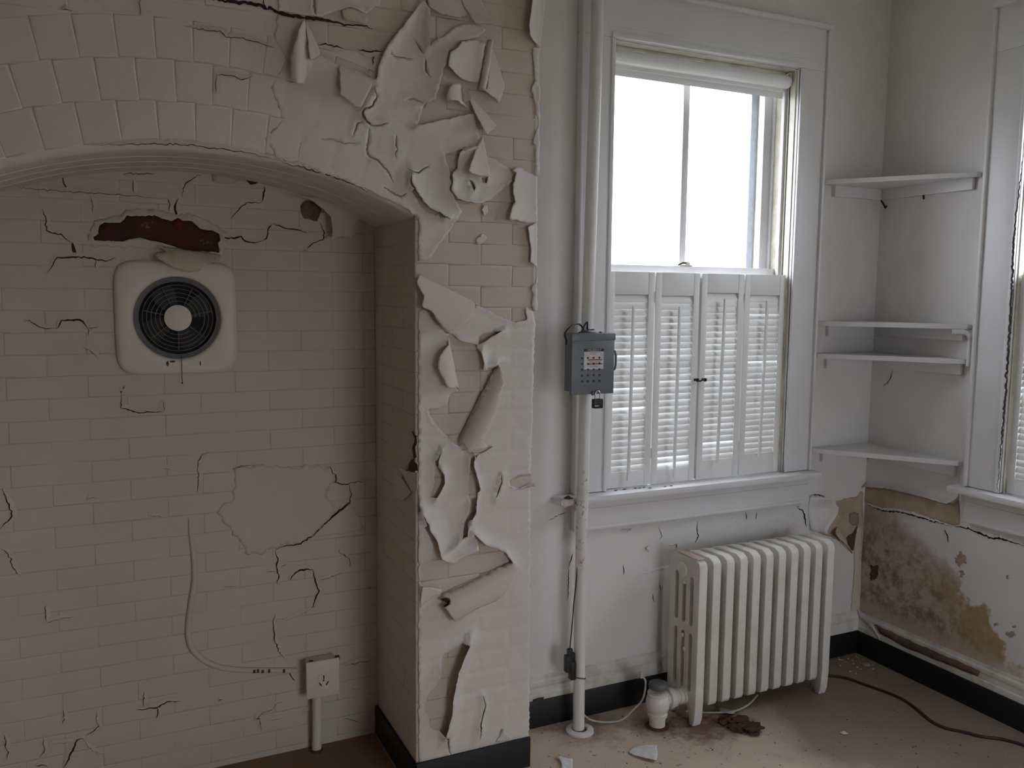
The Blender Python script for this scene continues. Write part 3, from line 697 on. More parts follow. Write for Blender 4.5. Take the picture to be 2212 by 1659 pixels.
F('paint_flap', [(0.9463,2.318),(0.9725,2.335),(0.9826,2.349),(1.005,2.36),(1.038,2.369),(1.069,2.365),(1.059,2.299),(1.048,2.246),(1.014,2.245),(0.9849,2.249),(0.9403,2.276),(0.9403,2.292)], [(1.076,2.372),(1.047,2.234)], 'lift', 0.022, h0=0.004)
F('paint_curl', [(1.076,2.373),(1.084,2.373),(1.088,2.368),(1.072,2.237),(1.07,2.22),(1.047,2.223),(1.055,2.269)], [(1.047,2.223),(1.076,2.373)], 'roll', 0.012, h0=0.008)
F('paint_flap', [(1.086,2.369),(1.103,2.327),(1.136,2.246),(1.129,2.225),(1.115,2.189),(1.1,2.201),(1.072,2.213),(1.051,2.222),(1.071,2.228),(1.079,2.309)], [(1.092,2.385),(1.14,2.241)], 'lift', 0.020, 'film_back', h0=0.005)
F('paint_curl', [(0.9436,2.217),(0.9565,2.226),(0.985,2.233),(0.9911,2.224),(0.9913,2.188),(1.012,2.167),(0.9688,2.18),(0.9397,2.177),(0.9356,2.187)], [(0.9972,2.236),(1.006,2.167)], 'curl', 0.022, h0=0.004)
F('paint_curl', [(0.9899,2.229),(1.01,2.214),(1.018,2.19),(0.9995,2.177),(0.9912,2.191)], [(0.9899,2.229),(0.9975,2.177)], 'lift', 0.014, 'film_back', h0=0.012)
F('paint_flap', [(1.01,2.214),(1.051,2.175),(1.109,2.124),(1.085,2.103),(1.062,2.085),(1.048,2.111),(1.029,2.152)], [(1.109,2.124),(1.01,2.215)], 'lift', 0.028, 'film_back', h0=0.006)
F('paint_flap', [(1.06,2.087),(1.073,2.03),(1.087,1.966),(1.036,1.965),(0.9982,1.97),(1.027,2.03)], [(1.095,1.967),(1.069,2.09)], 'lift', 0.032, 'film_back', h0=0.010)
sheet('paint_film', [(1.03,2.051),(1.002,2.049),(0.9811,2.03),(0.9745,2.006),(0.9768,1.984),(0.9608,1.972),(0.9572,1.962),(0.9587,1.911),(0.9749,1.892),(1.008,1.884),(1.06,1.884),(1.095,1.899),(1.117,1.921),(1.155,1.951),(1.166,1.976),(1.155,1.996),(1.117,2.011),(1.101,2.022),(1.086,2.024),(1.063,2.043),(1.048,2.055)], PB, M['film'], WC, [[(1.019,1.953),(1.028,1.946),(1.036,1.93),(1.032,1.918),(1.026,1.929)], [(1.058,1.962),(1.079,1.965),(1.075,1.946),(1.06,1.946)]], base=TOP+0.002, relief=relief, edge=(0.004, 0.014), wav=0.003, back=M['film_back'], lifts=[([(1.03,2.051),(0.9811,2.03),(0.9745,2.006),(0.9608,1.972),(0.9572,1.962),(0.9587,1.911),(0.9749,1.892),(1.008,1.884)], 1, 0.014, 0.05)])
F('paint_flap', [(1.157,1.989),(1.173,2),(1.192,2.001),(1.218,1.99),(1.253,1.982),(1.256,1.838),(1.22,1.83),(1.18,1.836),(1.146,1.837),(1.156,1.875),(1.169,1.893),(1.16,1.92),(1.161,1.951),(1.174,1.983)], [(1.258,1.985),(1.26,1.836)], 'lift', 0.018, h0=0.003)
F('paint_flap', [(1.214,1.818),(1.232,1.824),(1.256,1.838),(1.257,1.687),(1.244,1.699),(1.226,1.709),(1.229,1.752),(1.222,1.78)], [(1.256,1.838),(1.258,1.689)], 'lift', 0.014, h0=0.003)
sheet('paint_film', [(1.231,2.371),(1.256,2.378),(1.262,1.98),(1.246,1.98),(1.246,2.02),(1.247,2.073),(1.234,2.083),(1.254,2.138),(1.245,2.191),(1.228,2.246),(1.241,2.271),(1.235,2.332)], PB, M['film'], WC, base=TOP, edge=(0.002, 0.008), wav=0.001, back=M['film_back'])
sheet('paint_film', [(1.254,1.687),(1.257,1.689),(1.26,1.55),(1.245,1.552),(1.239,1.577),(1.245,1.606),(1.235,1.62),(1.25,1.642)], PB, M['film'], WC, base=TOP, edge=(0.002, 0.008), wav=0.001)
sheet('paint_chip', [(1.042,1.772),(1.065,1.791),(1.08,1.78),(1.065,1.762),(1.048,1.756)], PB, M['film'], WC, base=TOP, edge=(0.003, 0.01), step=0.005)
sheet('paint_chip', [(1.06,1.863),(1.066,1.88),(1.079,1.878),(1.083,1.857),(1.068,1.846)], PB, M['film'], WC, base=TOP, edge=(0.003, 0.01), step=0.005)

# lower sheet down the pillar
LOW = [(1.253,1.516),(1.245,1.55),(1.215,1.566),(1.22,1.524),(1.18,1.515),(1.123,1.535),(1.074,1.558),(1.041,1.569),(1.02,1.532),(0.996,1.515),(0.9625,1.496),(0.9559,1.482),(0.9426,1.481),(0.903,1.524),(0.8835,1.552),(0.8705,1.558),(0.8551,1.553)] + [(0.8531,1.227),(0.8526,0.6677),(0.853,0.0989),(0.926,0.1004),(1.007,0.0973),(1.107,0.0999),(1.176,0.099),(1.249,0.0989),(1.247,0.4166),(1.244,1.052)]
D_ = [(0.8597,0.921),(0.8779,0.8933),(0.8845,0.8668),(0.9029,0.8388),(0.913,0.8035),(0.9198,0.7765),(0.9385,0.7627),(0.9624,0.7563),(0.9986,0.7732),(1.048,0.7887),(1.048,0.8136),(1.033,0.8419),(1.058,0.8158),(1.076,0.797),(1.115,0.7822),(1.148,0.7647),(1.183,0.7142),(1.172,0.7269),(1.062,0.6948),(0.9256,0.6524),(0.93,0.666),(0.8599,0.6934),(0.86,0.7516),(0.8962,0.7681),(0.9002,0.8115),(0.8928,0.8351),(0.8845,0.8587),(0.8729,0.8762),(0.8712,0.8957)]
H1 = [(0.9509,1.478),(0.9626,1.483),(0.9895,1.458),(1.044,1.446),(1.053,1.423),(1.063,1.388),(1.06,1.366),(1.093,1.37),(1.116,1.383),(1.024,1.22),(0.9871,1.148),(0.9906,1.125),(0.9735,1.133),(0.8997,1.211),(0.8832,1.249),(0.9195,1.248),(0.9462,1.259),(0.9562,1.293),(0.9866,1.301)]
E_ = [(1.01,0.482),(0.9922,0.4453),(0.97,0.3888),(0.9524,0.3056),(0.9525,0.2708),(0.9392,0.2213),(0.9304,0.1918),(0.8908,0.2144),(0.8886,0.2409),(0.8713,0.2834),(0.8822,0.3241),(0.9171,0.3515),(0.9302,0.3791),(0.9324,0.4474),(0.9654,0.4587)]
holes = [D_, H1, E_, [(1.053,1.446),(1.052,1.468),(1.068,1.48),(1.092,1.482),(1.127,1.49),(1.092,1.472),(1.065,1.455)],
    [(0.9246,1.121),(0.9129,1.087),(0.9156,1.065),(0.9314,1.041),(0.9331,1.015),(0.913,0.9783),(0.9063,0.9703),(0.8912,0.9723),(0.9029,1.002),(0.9069,1.046),(0.9089,1.084)],
    [(1.035,1.106),(1.029,1.075),(1.029,1.059),(1.038,1.039),(1.051,0.9885),(1.051,0.9556),(1.037,0.9497),(1.039,0.9403),(1.036,0.9076),(1.014,0.8764),(1.007,0.8383),(0.9933,0.8194),(0.9572,0.804),(0.9881,0.8256),(1,0.8423),(1.004,0.8782),(1.021,0.9059),(1.026,0.9383),(1.022,0.9583),(1.022,1.056),(1.025,1.082)],
    thick([(1.134,1.024),(1.133,0.9977),(1.123,0.9687),(1.113,0.948)], 0.005), [(0.9992,1.111),(1.003,1.114),(1.046,1.119),(1.105,1.117),(1.07,1.101),(1.049,1.092),(1.047,1.079),(1.041,1.094),(1.025,1.111)],
    [(1.167,1.001),(1.196,1.014),(1.248,1.015),(1.253,0.9873),(1.234,0.9856),(1.201,0.9717),(1.171,0.981)],
    thick([(0.9304,0.1861),(0.9482,0.1712),(0.9572,0.1164),(0.9626,0.1054)], 0.005), thick([(1.075,0.2875),(1.082,0.2528),(1.066,0.1983),(1.065,0.1494),(1.053,0.1299)], 0.004)]
sheet('paint_film', LOW, PB, M['film'], WC, holes, base=TOP, relief=relief, edge=(0.0028, 0.012), bound=lambda x, y: np.minimum((XBR-x)/0.03, np.minimum((x-XJ)/0.02, (y-0.11)/0.03)), wav=0.0025, wsc=8, back=M['film_back'],
    lifts=[([(0.8597,0.921),(0.8845,0.8668),(0.9029,0.8388),(0.9198,0.7765),(0.9385,0.7627),(0.9624,0.7563),(0.9986,0.7732),(1.048,0.7887)], 1, 0.026, 0.075), ([(1.01,0.482),(0.9922,0.4453),(0.97,0.3888),(0.9524,0.3056),(0.9525,0.2708),(0.9304,0.1918)], 1, 0.042, 0.065),
           ([(1.035,1.106),(1.029,1.059),(1.051,0.9885),(1.037,0.9497),(1.036,0.9076),(1.007,0.8383),(0.9572,0.804)], 1, 0.010, 0.03), ([(1.035,1.106),(1.029,1.059),(1.051,0.9885),(1.037,0.9497),(1.036,0.9076),(1.007,0.8383),(0.9572,0.804)], -1, 0.018, 0.03),
           ([(0.9246,1.121),(0.9129,1.087),(0.9314,1.041),(0.9331,1.015),(0.9063,0.9703)], 1, 0.018, 0.04), ([(1.116,1.383),(1.06,1.366),(1.063,1.388),(1.053,1.423),(1.065,1.455),(1.127,1.49)], -1, 0.020, 0.05), ([(0.9895,1.458),(1.044,1.446)], 1, 0.010, 0.03),
           ([(1.033,0.8419),(1.058,0.8158),(1.076,0.797),(1.148,0.7647),(1.183,0.7142)], 1, 0.014, 0.05), ([(1.075,0.2875),(1.082,0.2528),(1.066,0.1983),(1.065,0.1494),(1.053,0.1299)], -1, 0.008, 0.03), ([(1.134,1.024),(1.123,0.9687),(1.113,0.948)], 1, 0.008, 0.04)])
F('paint_flap', [(0.8546,1.662),(0.8965,1.643),(0.9424,1.624),(0.989,1.603),(1.037,1.581),(1.038,1.571),(1.02,1.533),(0.996,1.515),(0.9632,1.496),(0.9559,1.482),(0.9426,1.481),(0.903,1.524),(0.8835,1.552),(0.8673,1.558),(0.8525,1.567),(0.8616,1.595),(0.8418,1.634)], [(0.8419,1.671),(1.043,1.578)], 'fold', 0.026, 'film_back', h0=0.006)
F('paint_curl', [(0.9492,1.477),(0.956,1.444),(0.9695,1.384),(0.9866,1.303),(0.9781,1.314),(0.9361,1.318),(0.9228,1.345),(0.9046,1.377),(0.9096,1.411),(0.9294,1.435),(0.941,1.444),(0.9486,1.447)], [(0.9499,1.478),(0.9873,1.303)], 'fold', 0.024, 'film_back', h0=0.006)
F('paint_curl', [(1.116,1.383),(1.125,1.325),(1.109,1.287),(1.096,1.236),(1.085,1.217),(1.07,1.174),(1.049,1.144),(1.081,1.12),(1.042,1.119),(1.001,1.113),(0.9871,1.152),(1.011,1.195),(1.048,1.264),(1.093,1.349)], [(1.116,1.385),(0.9854,1.15)], 'roll', 0.034, 'film_back', h0=0.006)
F('paint_curl', [(1.174,0.7287),(1.184,0.7066),(1.168,0.6891),(1.146,0.6507),(1.109,0.616),(1.046,0.6039),(1.01,0.5888),(0.9882,0.5622),(0.9652,0.565),(0.9432,0.5948),(0.9248,0.6231),(0.9453,0.6305),(0.9475,0.645),(0.9257,0.6516),(1.027,0.6825)], [(1.174,0.7296),(0.9257,0.6524)], 'roll', 0.036, 'film_back', h0=0.004)
F('paint_flap', [(0.857,0.695),(0.8954,0.682),(0.9309,0.666),(0.9257,0.6516),(0.904,0.6514),(0.8577,0.6207)], [(0.8547,0.6169),(0.9083,0.6508)], 'lift', 0.020, 'film', h0=0.004)
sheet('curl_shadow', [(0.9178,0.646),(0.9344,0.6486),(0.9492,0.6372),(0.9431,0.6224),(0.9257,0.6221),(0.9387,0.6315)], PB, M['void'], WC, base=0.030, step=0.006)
F('paint_chip', [(1.036,1.578),(1.043,1.579),(1.055,1.572),(1.04,1.57)], [(1.04,1.565),(1.057,1.57)], 'lift', 0.006, 'film', h0=0.004)
F('paint_chip', [(1.168,0.978),(1.201,0.971),(1.234,0.9849),(1.256,0.9905),(1.26,0.9765),(1.204,0.968)], [(1.168,0.9696),(1.26,0.9732)], 'lift', 0.012, 'film', h0=0.004)
F('paint_chip', [(1.137,0.1335),(1.146,0.1608),(1.163,0.1367),(1.179,0.1193),(1.17,0.1078),(1.123,0.114)], [(1.123,0.1118),(1.184,0.1091)], 'lift', 0.010, 'film', h0=0.004)
# torn paint on the corner of the recess
PJf = lambda name, o, h, p, H, mat='film', **k: flap(name, o, h, p, H, PJ, M[mat], wall_jamb, **k)
sheet('torn_hole', [(2.489,1.178),(2.442,1.171),(2.437,1.15),(2.456,1.134),(2.442,1.105),(2.476,1.087),(2.433,1.082),(2.433,1.063),(2.486,1.05),(2.52,1.053),(2.51,1.076),(2.466,1.095),(2.48,1.13),(2.456,1.159)], PJ, M['brown_hole'], wall_jamb, base=0.003, step=0.01)
PJf('paint_flap', [(2.591,1.036),(2.535,1.021),(2.481,0.9869),(2.566,0.9422),(2.683,0.9261),(2.634,0.9708)], [(2.683,0.921),(2.566,0.9405)], 'lift', 0.02, 'film_back')
PJf('paint_flap', [(2.575,1.049),(2.49,1.049),(2.433,1.057),(2.436,0.9997),(2.481,0.9885),(2.535,1.021)], [(2.429,1.061),(2.429,0.9981)], 'lift', 0.012, 'film')

# ---- cracks over the arch
cb = lambda pl, w, lip=0.0015, side=1: crack(pl, w, PB, WC, lip, side, 0.0031)
cb([(-0.0219,1.972),(0.0119,1.975),(0.06,1.98),(0.1125,1.985),(0.1445,1.987),(0.2023,1.99),(0.2538,1.988),(0.3139,1.986),(0.3599,1.982),(0.4066,1.975),(0.4461,1.969)], 0.0022)
cb([(0.4446,1.97),(0.4761,1.959),(0.5081,1.954),(0.5602,1.944),(0.5998,1.934),(0.6536,1.917),(0.7084,1.896)], 0.0026)
cb([(0.2849,2.181),(0.3262,2.183),(0.3565,2.176),(0.3818,2.188)], 0.002)
cb([(0.211,2.295),(0.2618,2.291),(0.2989,2.295),(0.3135,2.281),(0.3513,2.284),(0.3972,2.279),(0.4439,2.27)], 0.0018)
cb([(0.4132,2.396),(0.4148,2.381),(0.4243,2.369)], 0.0024)
cb([(-0.075,2.294),(-0.0652,2.297),(-0.0523,2.295)], 0.002)
cb([(0.107,2.353),(0.1038,2.306)], 0.0012); cb([(0.2886,2.18),(0.2836,2.131)], 0.0014)

# ------------------------------------------------------------------ back of the recess
WN = wall_niche
cn = lambda pl, w, lip=0.002, side=1: crack(pl, w, PN, WN, lip, side, 0.0020)
PATCH = [(-0.029,1.764),(-0.015,1.774),(-0.0141,1.798),(0.003,1.809),(0.0461,1.81),(0.0655,1.833),(0.0905,1.833),(0.1189,1.833),(0.1445,1.837),(0.1634,1.828),(0.1923,1.821),(0.2122,1.833),(0.225,1.824),(0.253,1.823),(0.274,1.802),(0.3108,1.798),(0.3326,1.788),(0.3355,1.767),(0.3285,1.76),(0.3311,1.728),(0.2922,1.73),(0.2455,1.732),(0.2127,1.738),(0.1804,1.748),(0.1612,1.754),(0.1166,1.763),(0.0693,1.761),(0.0503,1.753),(-0.0264,1.754)]
sheet('exposed_brick', PATCH, PN, M['red_brick'], WN, base=0.0011, jit=0.002, wav=0.001, step=0.012, thk=0.0004)
sheet('exposed_brick', [(0.1936,1.81),(0.2122,1.832),(0.2266,1.822),(0.2242,1.795),(0.2061,1.794),(0.2049,1.807)], PN, plain('bright_red_brick', (0.16, 0.012, 0.012), 0.8), WN, base=0.0032, step=0.01, thk=0.0005)
RIM_ = [(-0.0443,1.76),(-0.0257,1.814),(0.0437,1.831),(0.0631,1.852),(0.1451,1.856),(0.1963,1.845),(0.2619,1.845),(0.3214,1.816),(0.3583,1.793),(0.3573,1.75),(0.3358,1.71),(0.2583,1.715),(0.1605,1.733),(0.0654,1.737),(-0.0392,1.735)]
sheet('lifting_paint', RIM_, PN, M['brick_white'], WN, [PATCH], base=0.0004, edge=(0.0, 1), hfun=lambda x, y: 0.0004 + 0.007*np.exp(-poly_dist(x, y, PATCH, True)[0]/0.008), step=0.008, jit=0.0016, thk=0.0003)
flap('plaster_flap', [(0.1412,1.712),(0.1473,1.722),(0.1731,1.723),(0.1606,1.735),(0.1462,1.739),(0.1576,1.744),(0.1931,1.738),(0.2455,1.731),(0.2921,1.728),(0.3309,1.72),(0.3307,1.714),(0.3254,1.703),(0.3082,1.696),(0.2741,1.681),(0.2671,1.67),(0.2403,1.663),(0.2107,1.669),(0.1848,1.679),(0.153,1.698)], [(0.1287,1.742),(0.343,1.728)], 'fold', 0.034, PN, M['plaster'], WN, h0=0.012, wav=0.01, step=0.007)
sheet('torn_hole', [(0.388,1.985),(0.4324,1.98),(0.4342,1.968),(0.4565,1.978),(0.4969,1.967),(0.4601,1.958),(0.4337,1.948),(0.42,1.961),(0.4042,1.966)], PN, M['void'], WN, base=0.003, step=0.012)
sheet('bare_patch', [(0.3144,1.974),(0.334,1.984),(0.3888,1.984),(0.4042,1.964),(0.3841,1.951),(0.3564,1.945),(0.3177,1.951)], PN, paint('grey_undercoat', (0.46, 0.46, 0.42), None, 0.4), WN, base=0.0025, step=0.015)
sheet('exposed_brick', [(0.5918,1.889),(0.6017,1.902),(0.6209,1.909),(0.6507,1.898),(0.6612,1.88),(0.6455,1.841),(0.6327,1.843),(0.62,1.848),(0.603,1.849),(0.5948,1.864)], PN, plain('dusty_brown_brick', (0.24, 0.15, 0.11), 0.9, 0, 0.3, 30), WN, base=0.003, wav=0.002, step=0.01)
PN2 = lambda u, v, h: (u, 2.845-h, v)
flap('paint_flap', [(0.5579,1.922),(0.6159,1.907),(0.6535,1.882),(0.6809,1.856),(0.6868,1.81),(0.6756,1.78),(0.6907,1.78),(0.7168,1.794),(0.7342,1.787),(0.7517,1.791),(0.766,1.809),(0.752,1.819),(0.7655,1.843),(0.8046,1.869),(0.7527,1.887),(0.6455,1.913)], [(0.5539,1.928),(0.8056,1.875)], 'lift', 0.01, PN2, M['brick_white'], WN, h0=0.0, back=M['brick_white'])
sheet('cream_patch', [(0.3553,1.023),(0.4224,1.03),(0.5077,1.018),(0.6819,1.004),(0.6926,0.9795),(0.6998,0.9678),(0.6959,0.9496),(0.6812,0.9434),(0.6695,0.8926),(0.6982,0.8375),(0.6096,0.7615),(0.5662,0.7425),(0.5201,0.7407),(0.492,0.7331),(0.3988,0.7228),(0.3794,0.7666),(0.3503,0.8129),(0.318,0.8485),(0.3023,0.8784),(0.3194,0.9049),(0.3563,0.9225),(0.3646,0.9959)], PN, paint('cream_patch_paint', (0.59, 0.515, 0.415), (0.51, 0.44, 0.35), 0.5), WN, base=0.0008, wav=0.0015, wsc=5, step=0.010, thk=0.0003, jit=0.0035, lifts=[([(0.7469,0.8701),(0.6982,0.8375),(0.6096,0.7615),(0.5662,0.7425)], 1, 0.0, 0.05)])
flap('paint_flap', [(0.6982,0.8375),(0.7451,0.8703),(0.7542,0.8544),(0.7913,0.7823),(0.8007,0.7699),(0.7533,0.7638),(0.7121,0.759),(0.701,0.7622),(0.6241,0.7617),(0.6096,0.7615)], [(0.6239,0.7542),(0.8026,0.762)], 'lift', 0.016, PN, M['brick_white'], WN, h0=0.002)
cn([(0.492,0.7331),(0.5201,0.7407),(0.5662,0.7425),(0.6096,0.7615),(0.6537,0.7974),(0.6982,0.8375),(0.7469,0.8701),(0.7511,0.9073),(0.7468,0.9339)], 0.004, 0.004, -1)
for pl, w in (([(0.3553,1.024),(0.3921,1.029),(0.4224,1.032)], 0.003), ([(0.6601,1.005),(0.6801,1.003),(0.6854,0.9912),(0.6871,0.9807),(0.6999,0.9752),(0.7016,0.9602),(0.6977,0.9475),(0.7216,0.938),(0.7664,0.9405),(0.8117,0.9414)], 0.0042),
    ([(0.4902,0.7315),(0.4966,0.7013),(0.4925,0.6688),(0.4989,0.6348),(0.4915,0.6136),(0.4966,0.6055)], 0.0042), ([(0.4925,0.6688),(0.5119,0.6718),(0.5331,0.6753)], 0.003), ([(0.4591,0.6556),(0.4731,0.6585),(0.4922,0.6526)], 0.003),
    ([(0.5356,0.6167),(0.5539,0.6421),(0.5755,0.6504),(0.6133,0.6472)], 0.007), ([(0.6133,0.6472),(0.6201,0.6181),(0.627,0.5871),(0.6358,0.5669),(0.6227,0.5424),(0.615,0.5133),(0.5984,0.5045)], 0.005), ([(0.6291,0.6056),(0.6584,0.6072),(0.6881,0.6126),(0.7255,0.6247)], 0.003),
    ([(0.7041,0.7128),(0.7114,0.693),(0.7429,0.67),(0.7475,0.6351)], 0.0022), ([(0.2832,1.083),(0.2587,1.071),(0.2485,1.051),(0.2504,1.002),(0.2512,0.9708)], 0.0018), ([(0.3159,0.6293),(0.3425,0.6238),(0.3627,0.6245)], 0.002), ([(0.7436,0.5533),(0.7854,0.553),(0.8393,0.55)], 0.0022),
    ([(0.4843,0.5061),(0.4764,0.4732),(0.4824,0.4037),(0.4989,0.3594),(0.5224,0.3344)], 0.003), ([(0.5054,0.4777),(0.5601,0.4873),(0.6137,0.509)], 0.0018), ([(0.7223,0.2765),(0.7715,0.2794),(0.8284,0.2801)], 0.004), ([(0.5261,0.2943),(0.5367,0.269),(0.5475,0.2552)], 0.0045),
    ([(0.2912,0.2305),(0.2975,0.2373),(0.312,0.2376)], 0.004), ([(0.4288,0.0911),(0.4273,0.1239),(0.4256,0.1428),(0.4128,0.1447),(0.4367,0.1636),(0.4627,0.1651),(0.4848,0.1861),(0.5176,0.1887)], 0.0032), ([(0.4576,0.129),(0.4793,0.129),(0.5077,0.1262)], 0.0026), ([(0.7131,0.0836),(0.7365,0.0738),(0.7788,0.0525)], 0.0036), ([(0.7366,0.0907),(0.7388,0.0733)], 0.003), ([(0.74,0.1891),(0.7847,0.1778)], 0.0026), ([(0.5676,0.1266),(0.5947,0.1375),(0.6041,0.1663)], 0.002),
    ([(0.0387,0.2549),(0.0715,0.2518),(0.1035,0.2502),(0.116,0.2577),(0.1414,0.2626),(0.1751,0.2557)], 0.0062), ([(0.0641,0.3133),(0.0613,0.2765),(0.0649,0.2538)], 0.003), ([(0.1035,0.2502),(0.104,0.2299),(0.0979,0.2123)], 0.004), ([(-0.173,0.107),(-0.159,0.1336),(-0.1448,0.167),(-0.1335,0.1919),(-0.1179,0.1932),(-0.1105,0.1836)], 0.0065), ([(-0.1105,0.1836),(-0.1035,0.1605),(-0.0782,0.1331),(-0.0413,0.1275)], 0.002), ([(-0.2227,0.194),(-0.1797,0.1932),(-0.1362,0.1906)], 0.002), ([(-0.331,0.2572),(-0.3249,0.2322),(-0.329,0.2154),(-0.3202,0.1956),(-0.3251,0.173)], 0.0034), ([(-0.2988,1.02),(-0.2911,0.9803),(-0.2785,0.9454),(-0.2792,0.9286),(-0.2918,0.913),(-0.3117,0.8927)], 0.004), ([(-0.3143,0.8356),(-0.2939,0.8144),(-0.2857,0.7821),(-0.266,0.7395)], 0.0034), ([(-0.2016,0.6406),(-0.2013,0.5896)], 0.003), ([(-0.2113,0.5866),(-0.1687,0.5903),(-0.1484,0.5941),(-0.1205,0.5944)], 0.0026), ([(0.0963,0.9042),(0.0964,0.8904),(0.1462,0.8815)], 0.002), ([(0.2479,1.038),(0.2496,0.9954),(0.2439,0.9533)], 0.002), ([(-0.0785,0.9569),(-0.068,0.9646),(-0.0399,0.9619)], 0.0016), ([(-0.1678,0.2994),(-0.1697,0.2516)], 0.0022), ([(-0.0729,0.2765),(-0.078,0.2531),(-0.0696,0.2236),(-0.1072,0.2012)], 0.0022), ([(-0.2529,0.133),(-0.2328,0.133),(-0.2182,0.1204)], 0.004), ([(-0.2256,0.2217),(-0.2261,0.1737),(-0.2393,0.1587)], 0.002), ([(0.1347,1.041),(0.1782,1.033)], 0.002),
    ([(-0.1627,1.84),(-0.1536,1.82),(-0.1529,1.779),(-0.1372,1.771),(-0.1154,1.77),(-0.1007,1.754),(-0.0875,1.743)], 0.004), ([(-0.0874,1.747),(-0.0831,1.724),(-0.0787,1.706)], 0.011), ([(-0.157,1.656),(-0.1447,1.67),(-0.1337,1.693),(-0.1266,1.701),(-0.0789,1.702),(-0.0339,1.701),(-0.0237,1.696),(0.0115,1.696),(0.0313,1.703)], 0.0052), ([(-0.0237,1.696),(-0.0277,1.68),(-0.0247,1.669)], 0.0025), ([(-0.1086,1.962),(-0.1037,1.935),(-0.0952,1.894)], 0.0042), ([(-0.0339,1.886),(-0.0264,1.856),(-0.0283,1.833)], 0.002), ([(-0.2657,1.9),(-0.1686,1.897),(-0.0849,1.896),(0.0081,1.894),(0.0897,1.893),(0.1847,1.89)], 0.0016), ([(0.0596,1.953),(0.0741,1.96),(0.11,1.961),(0.1501,1.964)], 0.0026), ([(0.0842,1.943),(0.0879,1.893)], 0.0022), ([(0.2146,1.893),(0.2034,1.868),(0.2058,1.849),(0.2128,1.829)], 0.0062), ([(0.1847,1.89),(0.1897,1.872),(0.1854,1.852)], 0.0028), ([(0.2241,1.895),(0.2347,1.937),(0.2482,1.948),(0.2617,1.959),(0.2869,1.974)], 0.003), ([(-0.0264,1.809),(-0.013,1.794)], 0.0022),
    ([(-0.2248,1.508),(-0.208,1.514),(-0.1822,1.494),(-0.1589,1.489),(-0.1386,1.488)], 0.003), ([(-0.1386,1.488),(-0.1296,1.502),(-0.124,1.514),(-0.0758,1.515),(-0.0624,1.502),(-0.0541,1.49)], 0.006), ([(-0.0541,1.49),(-0.0532,1.466)], 0.002), ([(-0.0541,1.49),(-0.024,1.495)], 0.0016), ([(-0.0719,1.435),(-0.0514,1.423),(-0.0277,1.395)], 0.0018), ([(-0.031,1.734),(-0.0284,1.757)], 0.003),
    ([(0.336,1.776),(0.3706,1.776)], 0.006), ([(0.3366,1.776),(0.3721,1.776),(0.4001,1.783),(0.4137,1.767),(0.4318,1.764),(0.4664,1.769)], 0.006), ([(0.4664,1.769),(0.4809,1.78),(0.4856,1.809),(0.4982,1.826)], 0.0055), ([(0.4982,1.827),(0.5352,1.816),(0.5686,1.812),(0.615,1.802)], 0.0042), ([(0.4761,1.946),(0.4689,1.895)], 0.005), ([(0.4689,1.894),(0.4265,1.892),(0.4022,1.877),(0.3715,1.837)], 0.0034), ([(0.6541,1.839),(0.6709,1.804),(0.6641,1.78),(0.6316,1.77),(0.6056,1.746)], 0.003), ([(0.5928,1.741),(0.6099,1.746),(0.623,1.766)], 0.0016),
    ([(0.0266,1.308),(0.031,1.286),(0.0424,1.312)], 0.004), ([(0.031,1.286),(0.0269,1.243),(0.0791,1.223),(0.1533,1.225)], 0.004), ([(0.1533,1.225),(0.1503,1.259)], 0.002)):
    cn(pl, w)
# printed brick joints that open as long fine lines
for y in (0.0,): pass

# ------------------------------------------------------------------ details on the plaster walls
cw = lambda pl, w, lip=0.0012, side=1, mat=None: crack(pl, w, PW, wall_back, lip, side, 0.0006, mat, M['wall'])
for pl, w in (([(1.426,0.7804),(1.454,0.7868),(1.486,0.8001),(1.523,0.8105)], 0.003), ([(1.518,0.6761),(1.53,0.6938),(1.541,0.7094)], 0.002), ([(1.525,0.5937),(1.53,0.6169),(1.539,0.6447)], 0.006), ([(1.522,0.5941),(1.521,0.4604)], 0.003),
    ([(2.114,0.7063),(2.11,0.6758),(2.119,0.6437),(2.101,0.6147)], 0.004), ([(2.358,0.7183),(2.366,0.6824)], 0.003), ([(2.416,0.7124),(2.412,0.6807)], 0.0025), ([(1.826,0.512),(1.833,0.5019)], 0.004), ([(1.829,0.5176),(1.886,0.5251),(1.95,0.5287),(2,0.5344)], 0.0014), ([(1.974,0.6237),(2.012,0.6222),(2.013,0.6068)], 0.0025), ([(1.937,0.469),(1.942,0.4407)], 0.003), ([(1.903,0.4372),(1.915,0.3985)], 0.0025), ([(1.923,0.7027),(1.942,0.6641),(1.928,0.6536)], 0.0014), ([(2.275,0.6574),(2.297,0.6803),(2.321,0.6841)], 0.0012),
    ([(1.764,0.5714),(1.767,0.5306)], 0.003), ([(2.638,0.7127),(2.674,0.6859),(2.689,0.6512),(2.695,0.6172)], 0.007), ([(2.635,0.7138),(2.647,0.7142),(2.642,0.7025)], 0.008), ([(2.702,0.7532),(2.722,0.7566),(2.746,0.7558),(2.775,0.7479),(2.805,0.7343)], 0.005)):
    cw(pl, w)
flap('paint_chip', [(1.748,0.7126),(1.767,0.7129),(1.788,0.7082),(1.8,0.7154),(1.788,0.7019),(1.773,0.7036)], [(1.747,0.7163),(1.802,0.7177)], 'lift', 0.008, PW, M['wall'], wall_back, h0=0.001, back=M['wall'])
flap('paint_chip', [(1.857,0.6303),(1.88,0.635),(1.884,0.6093),(1.873,0.6157)], [(1.884,0.637),(1.885,0.6092)], 'lift', 0.010, PW, M['wall'], wall_back, h0=0.001, back=M['wall'])
